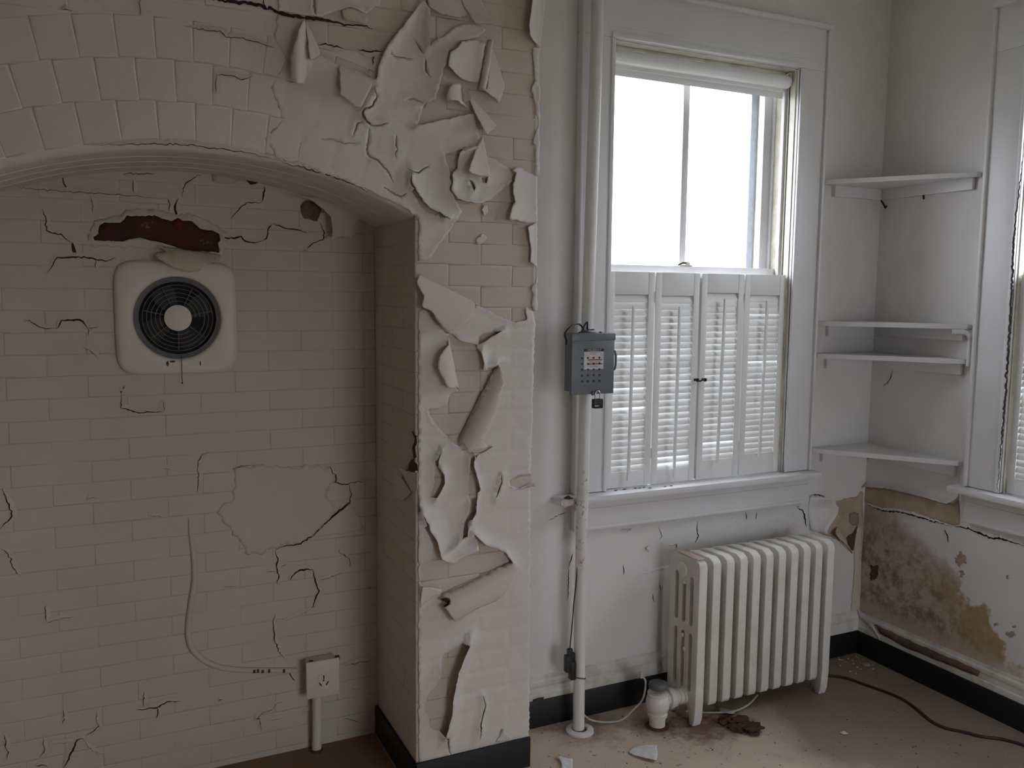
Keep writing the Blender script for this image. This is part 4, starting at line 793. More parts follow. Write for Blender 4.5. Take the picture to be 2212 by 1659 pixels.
# damp corner by the radiator: bare tan plaster, the paint curling off it
sheet('bare_plaster', [(2.817,0.7284),(2.863,0.7162),(2.93,0.7223),(2.989,0.7246),(3.009,0.7482),(3.024,0.7404),(3.035,0.5858),(3.013,0.5691),(3.003,0.5253),(2.977,0.4642),(2.875,0.5435),(2.765,0.5844),(2.779,0.6202),(2.825,0.6747)], PW, M['tan'], wall_back, base=0.0006, wav=0.002, step=0.012)
sheet('lifting_paint', [(2.707,0.7513),(2.738,0.7544),(2.771,0.7483),(2.803,0.736),(2.828,0.7024),(2.825,0.6747),(2.802,0.6458),(2.773,0.6146),(2.769,0.5902),(2.72,0.602),(2.703,0.6841)], PW, M['wall'], wall_back, base=0.001, step=0.01, back=M['tan'], lifts=[([(2.771,0.7483),(2.803,0.736),(2.828,0.7024),(2.825,0.6747),(2.802,0.6458),(2.773,0.6146),(2.769,0.5902)], -1, 0.050, 0.075)])
flap('paint_flap', [(2.827,0.5821),(2.838,0.5918),(2.871,0.5992),(2.898,0.5693),(2.93,0.5307),(2.951,0.4994),(2.975,0.4661),(2.941,0.5039),(2.901,0.5309),(2.866,0.5508)], [(2.897,0.582),(2.975,0.4661)], 'lift', 0.030, PW, paint('flap_tan_white', (0.62, 0.54, 0.42)), wall_back, h0=0.006, back=M['wall'])
sheet('torn_hole', [(2.934,0.543),(2.954,0.5566),(2.973,0.5608),(2.998,0.5915),(2.993,0.5713),(2.985,0.5402),(2.985,0.5114),(2.975,0.4677),(2.945,0.5066)], PW, M['brown_hole'], wall_back, base=0.004, step=0.01)
sheet('bare_patch', [(2.945,0.6497),(2.977,0.656),(2.999,0.6473),(3.006,0.6115),(2.998,0.5931),(2.964,0.5969),(2.948,0.6145)], PW, M['brown_hole'] and plain('tan_shadow_patch', (0.33, 0.26, 0.18), 0.9), wall_back, base=0.0035, step=0.012)
sheet('corner_paint', [(2.999,0.5802),(3.033,0.5926),(3.036,0.4245),(3.053,0.1278),(2.987,0.1385),(2.995,0.3975),(2.986,0.4952)], PW, paint('stained_corner_paint', (0.60, 0.55, 0.47), (0.5, 0.43, 0.34), 0.5), wall_back, base=0.002, wav=0.003, step=0.015)
cr = lambda pl, w, lip=0.002, side=1: crack(pl, w, PR, wall_right, lip, side, 0.0008, None, M['wall'])
cr([(2.692,0.6912),(2.639,0.6826),(2.57,0.6807),(2.503,0.6939),(2.43,0.6956),(2.358,0.6949),(2.307,0.6946),(2.254,0.6925)], 0.009, 0.006, -1)
cr([(2.238,0.6966),(2.208,0.7021),(2.168,0.702),(2.12,0.6973),(2.067,0.6918),(2.045,0.7005),(2.008,0.6983),(1.952,0.6961)], 0.011, 0.006, -1)
cr([(2.281,0.6742),(2.265,0.6479),(2.259,0.6228)], 0.004); cr([(2.574,1.297),(2.59,1.255),(2.617,1.222)], 0.0025)
sheet('bare_plaster', [(2.7,0.7569),(2.586,0.7769),(2.472,0.7811),(2.338,0.7832),(2.246,0.7851),(2.227,0.8081),(2.215,0.7138),(2.24,0.6999),(2.307,0.6999),(2.43,0.701),(2.57,0.6863),(2.688,0.6963)], PR, M['tan'], wall_right, base=0.0006, wav=0.002, step=0.014)
sheet('lifting_paint', [(2.697,0.7525),(2.662,0.7725),(2.516,0.7909),(2.401,0.7918),(2.313,0.7879),(2.26,0.7865),(2.238,0.8009),(2.227,0.8258),(2.235,0.9368),(2.444,0.9368),(2.671,0.9068),(2.704,0.8693)], PR, M['wall'], wall_right, base=0.0006, step=0.01, back=M['tan'], lifts=[([(2.697,0.7525),(2.662,0.7725),(2.516,0.7909),(2.401,0.7918),(2.313,0.7879),(2.26,0.7865),(2.238,0.8009)], 1, 0.014, 0.035), ([(2.697,0.7525),(2.662,0.7725),(2.516,0.7909),(2.401,0.7918),(2.313,0.7879),(2.26,0.7865),(2.238,0.8009)], -1, 0.014, 0.035)])
for pl in ([(2.209,0.6027),(2.184,0.5948),(2.174,0.564),(2.212,0.5412),(2.231,0.5662)], [(2.207,0.5202),(2.187,0.5299),(2.187,0.5),(2.203,0.4973)], [(2.642,0.4175),(2.587,0.4295),(2.598,0.3677),(2.632,0.3486)], [(2.047,0.3614),(2.032,0.3703),(2.028,0.361),(2.042,0.3521)], [(1.974,0.3806),(1.96,0.3878),(1.962,0.3759),(1.972,0.3737)], [(2.01,0.5646),(1.999,0.5692),(1.999,0.5548),(2.008,0.5508)], [(1.997,0.3469),(1.966,0.3622),(1.957,0.3474),(1.981,0.3311)]):
    sheet('stain_chip', pl, PR, M['brown_hole'] if pl[0][0] > 2.4 else plain('stain_brown', (0.40, 0.33, 0.24), 0.9), wall_right, base=0.0003, step=0.006, thk=0.0004, jit=0.003)

# ------------------------------------------------------------------ interior shutters (two folding pairs of louvred leaves)
ZS0, ZS1, SD = 0.8765, 1.694, 0.022
def louvre_mesh(w):
    me = bpy.data.meshes.new('louver'); n = 8; vs = []; fs = []
    for x in (-w/2, w/2):
        for k in range(n):
            t = 2*pi*k/n; vs.append((x, 0.0026*math.cos(t)*1.0, 0.0175*math.sin(t)))
    fs = [(k, (k+1) % n, n+(k+1) % n, n+k) for k in range(n)] + [tuple(range(n))[::-1], tuple(range(n, 2*n))]
    me.from_pydata(vs, [], fs); me.update(); me.materials.append(M['louver'])
    for p in me.polygons: p.use_smooth = True
    me.set_sharp_from_angle(angle=math.radians(70)); return me
def leaf(parent, P, ang, w, top_rail, bot_rail, lean, tip, seed):
    """one leaf hinged at point P (x, y), turned by ang about the vertical"""
    Mx = Matrix.Translation((P[0], P[1], 0)) @ Matrix.Rotation(ang, 4, 'Z'); st = 0.029
    fr = MB().box(0.0015, st, 0, SD, ZS0, ZS1, bv=0.002, M=Mx).build('leaf', M['louver'], parent)
    MB().box(w-st, w-0.0015, 0, SD, ZS0, ZS1, bv=0.002, M=Mx).build('stile', M['louver'], fr)
    MB().box(st, w-st, 0.001, SD-0.001, ZS1-top_rail, ZS1, bv=0.001, M=Mx).build('rail', M['louver'], fr)
    MB().box(st, w-st, 0.001, SD-0.001, ZS0, ZS0+bot_rail, bv=0.001, M=Mx).build('rail', M['louver'], fr)
    lw = w - 2*st; me = louvre_mesh(lw + 0.004); rnd = random.Random(seed)
    z0, z1 = ZS0 + bot_rail + 0.001, ZS1 - top_rail - 0.001; n = 27
    for k in range(n):
        z = z0 + (z1-z0)*(k+.5)/n; a = math.radians(22 + rnd.gauss(0, 2.2) + (14 if rnd.random() < 0.12 else 0))
        o = bpy.data.objects.new('louver', me); C.objects.link(o); o.parent = fr
        o.matrix_basis = Mx @ Matrix.Translation((w/2, SD/2, z)) @ Matrix.Rotation(-a, 4, 'X')
    MB().box(w/2-0.005, w/2+0.005, -0.019, -0.010, z0-0.004+tip, z1-0.012+tip, bv=0.001, M=Mx @ Matrix.Translation((w/2, 0, z1)) @ Matrix.Rotation(lean, 4, 'Y') @ Matrix.Translation((-w/2, 0, -z1))).build('tilt_rod', M['louver'], fr)
    return fr
def knob(parent, x, y, z):
    MB().lathe([(0.006, 0), (0.003, -0.004), (0.003, -0.010), (0.007, -0.013), (0.0075, -0.018), (0.004, -0.022)], (x, y, z), 'y', 14).build('knob', M['bronze'], parent)
def hinge(parent, x, y, z): MB().tube([(x, y, z-0.02), (x, y, z+0.02)], 0.0035, 8).build('hinge', M['trim'], parent)
sy = 2.690
sl = empty('folding_shutter', (1.69, sy, ZS0), 'left pair of white louvred shutter leaves, nearest the grey electrical box', 'shutter', 'white louvred shutters in the window by the chimney')
leaf(sl, (1.672, sy), 0.0, 0.208, 0.085, 0.060, 0.010, -0.03, 1); leaf(sl, (1.8825, sy), 0.0, 0.208, 0.088, 0.055, 0.008, -0.03, 2)
knob(sl, 2.079, sy, 1.278); hinge(sl, 1.8815, sy-0.001, 1.60); hinge(sl, 1.8815, sy-0.001, 1.0); hinge(sl, 1.671, sy-0.001, 1.62)
MB().box(2.0885, 2.1, sy+0.0225, sy+0.027, ZS0, ZS1).build('gap_blocker', M['gap_dark'], sl)  # dark strip added behind the meeting gap to block light between the pairs
sr = empty('folding_shutter', (2.3, sy, ZS0), 'right pair of white louvred shutter leaves, nearest the corner shelves', 'shutter', 'white louvred shutters in the window by the chimney')
leaf(sr, (2.098, sy), 0.0, 0.2125, 0.075, 0.075, 0.020, -0.01, 3); leaf(sr, (2.3125, sy), 0.0, 0.2125, 0.082, 0.085, 0.016, -0.01, 4)
knob(sr, 2.117, sy, 1.278); hinge(sr, 2.3115, sy-0.001, 1.60); hinge(sr, 2.3115, sy-0.001, 1.0); hinge(sr, 2.526, sy-0.001, 1.62)
MB().tube([(2.079, sy-0.016, 1.276), (2.09, sy-0.020, 1.274), (2.10, sy-0.018, 1.277), (2.112, sy-0.017, 1.279)], 0.003, 8).build('latch_hook', M['bronze'], sr)
# shutter leaves in the right-hand window
s2 = empty('folding_shutter', (XR, 1.9, ZS0), 'white louvred shutter leaves in the right-hand window at the frame edge', 'shutter')
for k in range(4): leaf(s2, (3.046, 2.040 - 0.213*k), -pi/2, 0.207, 0.085, 0.062, 0.010, -0.03, 10+k)

# ------------------------------------------------------------------ roller blind
rb = empty('roller_blind', (2.1, 2.72, 2.45), 'white roller blind rolled up at the window head', 'blind')
MB().tube([(1.684, 2.722, 2.468), (2.516, 2.722, 2.468)], 0.0255, 24).build('roller', M['blind'], rb)
m = MB(); y0 = 2.722+0.024
pf = [(y0, 2.470), (y0, 2.44), (y0, 2.415), (y0-0.010, 2.405), (y0-0.014, 2.415), (y0-0.013, 2.434), (y0-0.003, 2.440)]
m._add([(x, y, z) for x in (1.690, 2.508) for y, z in pf], [(i, i+1, len(pf)+i+1, len(pf)+i) for i in range(len(pf)-1)], True); m.build('hem', M['blind'], rb, normals=False)
MB().box(1.69, 2.508, 2.7225+0.001, 2.7225+0.010, 2.428, 2.458, bv=0.004).build('hem_bar', M['blind'], rb)
for x, s in ((1.6805, 1), (2.5195, -1)):
    MB().lathe([(0.025, 0), (0.025, 0.006*s), (0.012, 0.008*s)], (x, 2.722, 2.468), 'x', 18).build('end_cap', M['rim'] if s > 0 else M['blind'], rb)
    MB().box(min(x, x-0.010*s), max(x, x-0.010*s), 2.708, 2.736, 2.455, 2.505, bv=0.001).build('bracket', M['trim_old'], rb)

# ------------------------------------------------------------------ steam riser pipe
px, py = 1.524, 2.592
pp = empty('riser_pipe', (px, py, 0), 'white painted steam pipe with rust spots, rising from floor beside the window', 'pipe')
MB().tube([(px-0.002, py, 0.0), (px-0.006, py, 0.5), (px, py, 1.3), (px+0.012, py, 2.0), (px+0.026, py, ZC)], 0.0215, 20).build('pipe', M['pipe'], pp)
MB().lathe([(0.026, 0.006), (0.030, 0.011), (0.045, 0.011), (0.052, 0.007), (0.053, 0.0), (0.026, 0.0), (0.026, 0.006)], (px, py-0.004, 0.0), n=32).build('floor_flange', M['radiator'], pp)
MB().lathe([(0.0265, 0.0008), (0.0255, 0.008), (0.020, 0.009)], (px, py-0.004, 0.0), n=24).build('rust_collar', M['rust'], pp)

# ------------------------------------------------------------------ grey electrical box on the pipe
bx0, bx1, by0, by1, bz0, bz1 = 1.405, 1.572, 2.482, 2.568, 1.268, 1.474
eb = empty('electrical_box', ((bx0+bx1)/2, by1, bz0), 'grey metal electrical box with label and rows of holes, fixed on the pipe', 'electrical box')
MB().box(bx0+0.020, bx1-0.004, by0+0.012, by1, bz0+0.006, bz1, bv=0.002).build('body', M['grey_metal'], eb)
MB().box(bx0+0.018, bx1+0.001, by0-0.001, by1-0.002, bz1-0.002, bz1+0.0015, bv=0.0008).build('top_plate', M['grey_metal'], eb)
cv = MB().box(bx0, bx1, by0, by0+0.014, bz0, bz1-0.022, bv=0.0012).box(bx0-0.002, bx1+0.003, by0-0.002, by0+0.016, bz1-0.022, bz1, bv=0.0012).build('cover', M['grey_metal'], eb)
MB().lathe([(0.026, 0), (0.026, 0.006), (0.021, 0.009), (0.014, 0.009)], (1.494, 2.53, bz1+0.001), n=24).build('knockout_cap', M['grey_metal'], eb)
MB().lathe([(0.004, 0), (0.004, 0.004), (0.002, 0.005)], (1.455, 2.52, bz1+0.001), n=10).build('screw', M['dark_plastic'], eb)
MB().lathe([(0.004, 0), (0.004, 0.004), (0.002, 0.005)], (1.538, 2.52, bz1+0.001), n=10).build('screw', M['dark_plastic'], eb)
MB().tube(smooth_path([(bx1+0.001, by0+0.02, 1.415), (bx1+0.011, by0+0.012, 1.410), (bx1+0.013, by0+0.010, 1.38), (bx1+0.011, by0+0.012, 1.352), (bx1+0.001, by0+0.02, 1.347)], 5), 0.004, 8).build('handle', M['grey_metal'], eb)
PE = lambda u, v, h: (u, by0-h, v)
lx0, lx1, lz0, lz1 = 1.452, 1.529, 1.3535, 1.4225
MB().box(lx0, lx1, by0-0.0006, by0+0.001, lz0, lz1).build('warning_label', M['label_white'], cv)
MB().box(lx0-0.0003, lx1+0.0003, by0-0.0010, by0-0.0004, lz1-0.0085, lz1+0.0005).build('label_header', M['label_black'], cv)
for z in (1.3835, 1.3695): MB().box(1.4675, 1.5235, by0-0.0009, by0-0.0005, z, z+0.0042).build('label_stripe', M['label_red'], cv)
m = MB()
for z in (1.4105, 1.4075, 1.4045, 1.3785, 1.3755, 1.364, 1.361): m.box(1.474, 1.474+random.uniform(.025, .046), by0-0.0008, by0-0.0005, z, z+0.0009)
m.build('fine_print', M['rim'], cv)
def lettering(txt, loc, size, mat, parent, shear=0.0, name='lettering', xs=1.0):
    cu = bpy.data.curves.new(name, 'FONT'); cu.body = txt; cu.size = size; cu.shear = shear; cu.extrude = 0.0002; cu.align_x = 'CENTER'; cu.space_character = 1.15
    t = bpy.data.objects.new(name, cu); me = bpy.data.meshes.new_from_object(t); bpy.data.objects.remove(t)
    me.transform(Matrix.Translation(loc) @ Matrix.Rotation(pi/2, 4, 'X') @ Matrix.Diagonal((xs, 1, 1, 1))); me.materials.clear(); me.materials.append(mat)
    return link(bpy.data.objects.new(name, me), parent)
lettering('MURRAY', ((lx0+lx1)/2, by0-0.0014, lz1-0.0073), 0.0098, M['label_white'], cv, 0.35, xs=1.25)
m = MB()
for r_ in range(5):
    for c_ in range(4):
        x, z = 1.444 + 0.0228*c_ + 0.0006*r_, 1.3925 - 0.0198*r_
        m.lathe([(0.0036, 0), (0.0036, -0.0016), (0.002, -0.0014)], (x, by0, z), 'y', 12)
tag(m.build('punched_holes', M['dark_plastic'], cv), kind='stuff')
MB().box(1.484, 1.492, by0-0.006, by0+0.002, bz0-0.004, bz0+0.010, bv=0.001).build('hasp', M['rim'], eb)
# padlock
pl_ = empty('padlock', (1.503, by0-0.006, 1.215), 'small black padlock with steel shackle hanging under the grey box', 'padlock')
MB().box(1.4865, 1.5225, by0-0.016, by0+0.004, 1.2195, 1.2520, bv=0.004).build('body', M['dark_plastic'], pl_)
MB().tube(smooth_path([(1.496, by0-0.006, 1.250), (1.496, by0-0.006, 1.268), (1.499, by0-0.006, 1.276), (1.505, by0-0.006, 1.279), (1.511, by0-0.006, 1.276), (1.514, by0-0.006, 1.268), (1.514, by0-0.006, 1.250)], 5), 0.0028, 10).build('shackle', M['steel'], pl_)
MB().box(1.489, 1.504, by0-0.0166, by0-0.0158, 1.2275, 1.2305).build('marking', M['label_white'], pl_)
# black lead looping out of the box top and the cord down the pipe
lead = MB().tube(smooth_path([(1.476, 2.530, 1.480), (1.472, 2.527, 1.492), (1.450, 2.515, 1.506), (1.415, 2.49, 1.506), (1.385, 2.478, 1.490), (1.378, 2.485, 1.474), (1.392, 2.50, 1.452), (1.400, 2.515, 1.438)], 8), 0.003, 8)
lead = lead.tube(smooth_path([(1.468, 2.528, 1.480), (1.478, 2.526, 1.502), (1.487, 2.524, 1.512), (1.490, 2.528, 1.496), (1.497, 2.534, 1.486), (1.52, 2.535, 1.486)], 6), 0.0028, 8).build('power_lead', M['dark_plastic'])
tag(lead, 'black lead looping out of the top of the grey box', 'cable')
cord = empty('pipe_cord', (1.49, 2.58, 0.20), 'thin black cord with plug hanging down the left side of the pipe', 'cord')
YC = 2.585
MB().tube(smooth_path([(u, YC, v) for u, v in [(1.506,1.176),(1.506,1.009),(1.504,0.8068),(1.503,0.6704),(1.497,0.5766),(1.489,0.5),(1.483,0.4142),(1.475,0.3248)]], 6), 0.0022, 8).build('cord', M['dark_plastic'], cord)
def pbox(m, q, y0_, y1_, bv=0.003):
    (xa, za), (xb, zb) = q; m.box(min(xa, xb), max(xa, xb), y0_, y1_, min(za, zb), max(za, zb), bv=bv); return m
m = MB(); pbox(m, [(1.466,0.3265),(1.485,0.295)], 2.577, 2.593); pbox(m, [(1.456,0.3037),(1.481,0.2414)], 2.572, 2.596); m.build('plug', M['dark_plastic'], cord)
m = MB(); pbox(m, [(1.481,0.3098),(1.494,0.2724)], 2.577, 2.592); pbox(m, [(1.474,0.2795),(1.495,0.2105)], 2.570, 2.595); m.build('socket_connector', M['dark_plastic'], cord)
MB().tube([(px + 0.0240*math.cos(t)-0.004, py + 0.0240*math.sin(t), 0.206 + 0.008*math.cos(t+2.5)) for t in np.linspace(0, 2*pi, 25)], 0.0018, 6, False).build('cable_tie', M['dark_plastic'], cord)
wc = MB().tube(smooth_path([(1.545, 2.605, 0.055), (1.58, 2.60, 0.025), (1.64, 2.59, 0.008), (1.70, 2.575, 0.012), (1.74, 2.56, 0.05), (1.765, 2.535, 0.10), (1.772, 2.53, 0.165), (1.760, 2.54, 0.190)], 8), 0.0036, 8).box(1.752, 1.764, 2.533, 2.545, 0.180, 0.205, bv=0.003).build('thin_white_cable', M['cord_white'])
tag(wc, 'thin white cable sagging between the pipe foot and the radiator valve', 'cable')
wc2 = MB().tube(smooth_path([(1.97, 2.54, 0.006), (2.05, 2.49, 0.006), (2.13, 2.455, 0.010), (2.20, 2.45, 0.025), (2.28, 2.49, 0.03)], 8), 0.0036, 8).build('thin_white_cable', M['cord_white'])
tag(wc2, 'thin white cable lying on the floor under the radiator', 'cable')

# ------------------------------------------------------------------ cast-iron radiator
rad = empty('radiator', (2.26, 2.515, 0), 'white cast iron radiator of eleven sections standing under the window', 'radiator')
RY0, RY1, RP, RX0, RN = 2.424, 2.604, 0.0630, 1.942, 11
def radiator_section(feet):
    """side profile with two tiers of three slots, given depth and rounded edges; x = 0 in its middle"""
    zt, zb = 0.640, 0.070; r = 0.028
    out = [(RY0+0.006, zb+0.006), (RY0, zb+0.02), (RY0, zt-r), (RY0+0.006, zt-0.012), (RY0+r, zt), (RY1-r-0.02, zt-0.004), (RY1-0.006, zt-0.016), (RY1, zt-r-0.01), (RY1, zb+0.02), (RY1-0.006, zb+0.006)]
    mid = (RY0+RY1)/2
    if feet: out = [(RY0+0.014, 0.002), (RY0+0.004, 0.030), (RY0, 0.10)] + out[2:8] + [(RY1, 0.10), (RY1-0.004, 0.030), (RY1-0.014, 0.002), (RY1-0.032, 0.002), (RY1-0.040, 0.045), (RY1-0.058, zb), (mid, zb+0.012), (RY0+0.058, zb), (RY0+0.042, 0.045), (RY0+0.034, 0.002)]
    else: out += [(RY1-0.028, zb-0.002), (RY1-0.046, zb+0.014), (RY0+0.046, zb+0.014), (RY0+0.028, zb-0.002)]
    slots = []
    pit = (RY1-RY0)/4
    for i in (1, 2, 3):
        c = RY0 + pit*i; w = 0.0105
        for za, zc in ((0.125, 0.350), (0.380, 0.568 if i != 2 else 0.540)):
            slots.append([(c-w, za+w), (c-w*.7, za+w*.3), (c, za), (c+w*.7, za+w*.3), (c+w, za+w), (c+w, zc-w), (c+w*.7, zc-w*.3), (c, zc), (c-w*.7, zc-w*.3), (c-w, zc-w)])
    pts = []; ed = []
    for ring in [out] + slots:
        s0 = len(pts); pts += ring; ed += [(s0+i, s0+(i+1) % len(ring)) for i in range(len(ring))]
    V, _, Fc, *_ = delaunay_2d_cdt([Vector(p) for p in pts], ed, [], 0, 1e-7)
    V = [tuple(v) for v in V]
    Fc = [f for f in Fc if (lambda c: in_poly(np.array([c[0]]), np.array([c[1]]), out)[0] and not any(in_poly(np.array([c[0]]), np.array([c[1]]), s)[0] for s in slots))((sum(V[i][0] for i in f)/3, sum(V[i][1] for i in f)/3))]
    b = bmesh.new(); hw = 0.0185
    va = [b.verts.new((-hw, y, z)) for y, z in V]; vb = [b.verts.new((hw, y, z)) for y, z in V]
    for f in Fc: b.faces.new([va[i] for i in f]); b.faces.new([vb[i] for i in reversed(f)])
    cnt = {}
    for f in Fc:
        for i in range(3): e = tuple(sorted((f[i], f[(i+1) % 3]))); cnt[e] = cnt.get(e, 0) + 1
    for (i, j), c in cnt.items():
        if c == 1: b.faces.new((va[i], va[j], vb[j], vb[i]))
    bmesh.ops.recalc_face_normals(b, faces=b.faces)
    bmesh.ops.dissolve_limit(b, angle_limit=0.02, verts=b.verts, edges=b.edges)
    ed = [e for e in b.edges if len(e.link_faces) == 2 and e.calc_face_angle(0) > 1.0 and abs(e.verts[0].co.x - e.verts[1].co.x) < 1e-5]
    bmesh.ops.bevel(b, geom=ed, offset=0.0085, segments=3, profile=0.5, affect='EDGES', clamp_overlap=True)
    for f in b.faces: f.smooth = True
    me = bpy.data.meshes.new('section'); b.to_mesh(me); b.free(); me.materials.append(M['radiator']); me.set_sharp_from_angle(angle=math.radians(55)); return me
sec_f, sec_n = radiator_section(True), radiator_section(False)
for k in range(RN):
    o = bpy.data.objects.new('section', sec_f if k in (0, RN-1) else sec_n); link(o, rad); o.location.x = RX0 + RP*k
    o.matrix_parent_inverse = Matrix.Translation(-rad.location)
    if k < RN-1:
        for z, y in ((0.585, 2.514), (0.110, 2.514)):
            MB().tube([(RX0+RP*k, y, z), (RX0+RP*(k+1), y, z)], 0.024, 16).build('hub', M['radiator'], rad)
        m = MB()                                             # web between neighbouring tops
        m.box(RX0+RP*k+0.012, RX0+RP*(k+1)-0.012, 2.485, 2.545, 0.600, 0.628, bv=0.008); m.build('hub', M['radiator'], rad)
MB().lathe([(0.024, 0.0), (0.026, -0.004), (0.026, -0.010), (0.018, -0.013), (0.008, -0.014)], (RX0-0.0185, 2.520, 0.585), 'x', 20).build('end_plug', M['radiator'], rad)
m = MB()
for y, z in ((2.515, 0.535), (2.515, 0.33), (2.50, 0.28)): m.ball((RX0-0.0185, y, z), 0.009, (0.6, 1, 1), 0, 2)
m.build('casting_boss', M['radiator'], rad)
flap('bare_metal', [(RX0-0.018, 2.44), (RX0+0.018, 2.44), (RX0+0.018, 2.56), (RX0-0.018, 2.585)], ((RX0-.03, 2.44), (RX0-.03, 2.58)), 'lin', 0.0, lambda u, v, h: (u, v, 0.6395+h), plain('primer_pink', (0.55, 0.40, 0.35), 0.6), rad, h0=0.0006, wav=0.0015)
vy = 2.500
v = MB().lathe([(0.030, 0.0), (0.030, 0.038), (0.036, 0.040), (0.038, 0.052), (0.033, 0.056), (0.043, 0.075), (0.045, 0.092), (0.042, 0.112), (0.036, 0.122), (0.039, 0.124), (0.039, 0.132), (0.030, 0.134), (0.012, 0.138)], (1.808, vy, 0.0), n=28).build('valve', M['radiator'], rad)
MB().lathe([(0.008, 0.132), (0.008, 0.152)], (1.808, vy, 0), n=12).build('stem', M['bronze'], v)
MB().lathe([(0.012, 0.148), (0.034, 0.150), (0.037, 0.158), (0.034, 0.168), (0.022, 0.174), (0.008, 0.172)], (1.808, vy, 0), n=18).build('handwheel', M['dark_plastic'] and M['rim'], v)
MB().lathe([(0.024, 0.0), (0.024, 0.014), (0.036, 0.016), (0.038, 0.030), (0.034, 0.044), (0.027, 0.048), (0.027, 0.056), (0.031, 0.058), (0.031, 0.066), (0.027, 0.068), (0.027, 0.076), (0.032, 0.078), (0.032, 0.088)], (1.838, vy, 0.098), 'x', 22).build('union_nut', M['radiator'], v)
MB().lathe([(0.045, 0.001), (0.040, 0.004), (0.031, 0.005)], (1.808, vy, 0), n=24).build('rust_ring', M['rust'], v)

# ------------------------------------------------------------------ corner shelves
def shelf(z, label, cleat=0.045, t=0.019):
    s = empty('corner_shelf', (2.95, 2.6, z), label, 'shelf', 'white corner shelves between the two windows')
    a, b = 2.690, 2.222
    MB().prism([(a, YW-0.001), (a+0.004, YW-0.022), (XR-0.022, b+0.002), (XR-0.001, b), (XR-0.001, YW-0.001)], PF, z-t, z, bv=0.0015, seg=1).build('board', M['trim'], s)
    MB().box(2.755, XR-0.002, YW-0.018, YW-0.0005, z-t-cleat, z-t, bv=0.0015).build('cleat', M['trim'], s)
    MB().box(XR-0.018, XR-0.0005, 2.245, YW-0.019, z-t-cleat, z-t, bv=0.0015).build('cleat', M['trim'], s)
    return s
s_top = shelf(2.088, 'topmost white corner shelf, seen from below between the windows')
shelf(1.506, 'white corner shelf second from the top, above the bent white tube')
shelf(1.370, 'white corner shelf third from the top, closely under the one above')
shelf(0.966, 'lowest white corner shelf, just above the stained corner')
MB().tube([(3.005, 2.655, 2.02), (3.005, 2.640, 2.0), (3.004, 2.63, 1.985), (3.004, 2.625, 1.995)], 0.004, 8).build('hook', M['bronze'], s_top)
MB().tube([(3.022, 2.46, 2.022), (3.018, 2.455, 2.012), (3.012, 2.45, 2.008)], 0.004, 8).build('hook', M['bronze'], s_top)
tb = MB().tube(smooth_path([(2.965, 2.246, 1.4765), (2.995, 2.222, 1.4765), (3.010, 2.212, 1.466), (3.016, 2.208, 1.446), (3.017, 2.207, 1.40), (3.017, 2.207, 1.345)], 8), 0.0095, 12).build('bent_tube', M['trim'])
tag(tb, 'bent white tube running down beside the right window casing', 'tube')

# ------------------------------------------------------------------ exhaust fan in the recess
fx, fz, fr = 0.201, 1.5205, 0.1275
fan = empty('exhaust_fan', (fx, YN, fz-0.18), 'square cream wall exhaust fan with round dark grille and pull chain', 'fan')
def rounded(cx, cz, hw, hh, r, n=7):
    return [(cx+sx*(hw-r)+r*math.cos(a0+i*pi/2/n), cz+sz*(hh-r)+r*math.sin(a0+i*pi/2/n)) for sx, sz, a0 in ((1, 1, 0), (-1, 1, pi/2), (-1, -1, pi), (1, -1, 3*pi/2)) for i in range(n+1)]
m = MB(); oc = rounded(fx, fz, 0.180, 0.178, 0.035); n = 64
ring = lambda r, h: [(fx + r*math.cos(2*pi*k/n), YN-h, fz + r*math.sin(2*pi*k/n)) for k in range(n)]
def sq(off, h):
    o = []
    for k in range(n):
        t = 2*pi*k/n; c, s_ = math.cos(t), math.sin(t); e = 7.0; q = (abs(c)**e + abs(s_)**e)**(-1/e); o.append((fx + c*q*(0.180-off), YN-h, fz + s_*q*(0.178-off)))
    return o
rings = [sq(0, 0.002), sq(0.001, 0.012), sq(0.006, 0.020), sq(0.014, 0.023), sq(0.03, 0.024), ring(fr+0.010, 0.025), ring(fr+0.003, 0.022), ring(fr, 0.014)]
m._add([p for r_ in rings for p in r_], [(i*n+k, i*n+(k+1) % n, (i+1)*n+(k+1) % n, (i+1)*n+k) for i in range(len(rings)-1) for k in range(n)], True)
m.build('face_plate', M['plate_cream'], fan)
MB().lathe([(fr+0.001, 0.0), (fr+0.001, -0.019), (fr-0.013, -0.017), (fr-0.015, 0.0)], (fx, YN-0.001, fz), 'y', 48).build('rim', M['rim'], fan)
MB().lathe([(fr, 0.0), (fr, -0.003), (0.01, -0.003)], (fx, YN-0.001, fz), 'y', 48).build('cavity', M['fan_dark'], fan)
for k in range(4):
    a = k*pi/2 + 0.5; m = MB(); vs = []
    for r_, w_, h in ((0.035, 0.02, 0.006), (0.07, 0.034, 0.008), (0.10, 0.034, 0.009)):
        for s_ in (-1, 1): vs.append((fx + r_*math.cos(a) - s_*w_*math.sin(a), YN-0.006-h*(0.5+0.5*s_)*0.6, fz + r_*math.sin(a) + s_*w_*math.cos(a)))
    m._add(vs, [(0, 1, 3, 2), (2, 3, 5, 4)]); m.build('blade', plain('fan_blade_dark', (0.03, 0.028, 0.027), 0.6) if k == 0 else bpy.data.materials['fan_blade_dark'], fan)
def torus(R, y, r, mat, name, a0=0, a1=2*pi, k=64):
    MB().tube([(fx + R*math.cos(t), y, fz + R*math.sin(t)) for t in np.linspace(a0, a1, k)], r, 6, False).build(name, mat, fan)
for q, R in enumerate((0.115, 0.1035, 0.091, 0.0785, 0.0655, 0.0525)): torus(R, YN-0.021, 0.0009, M['grille'], 'grille_ring', 0.05 if q > 3 else 0, 2*pi if q < 4 else 2*pi-0.9)
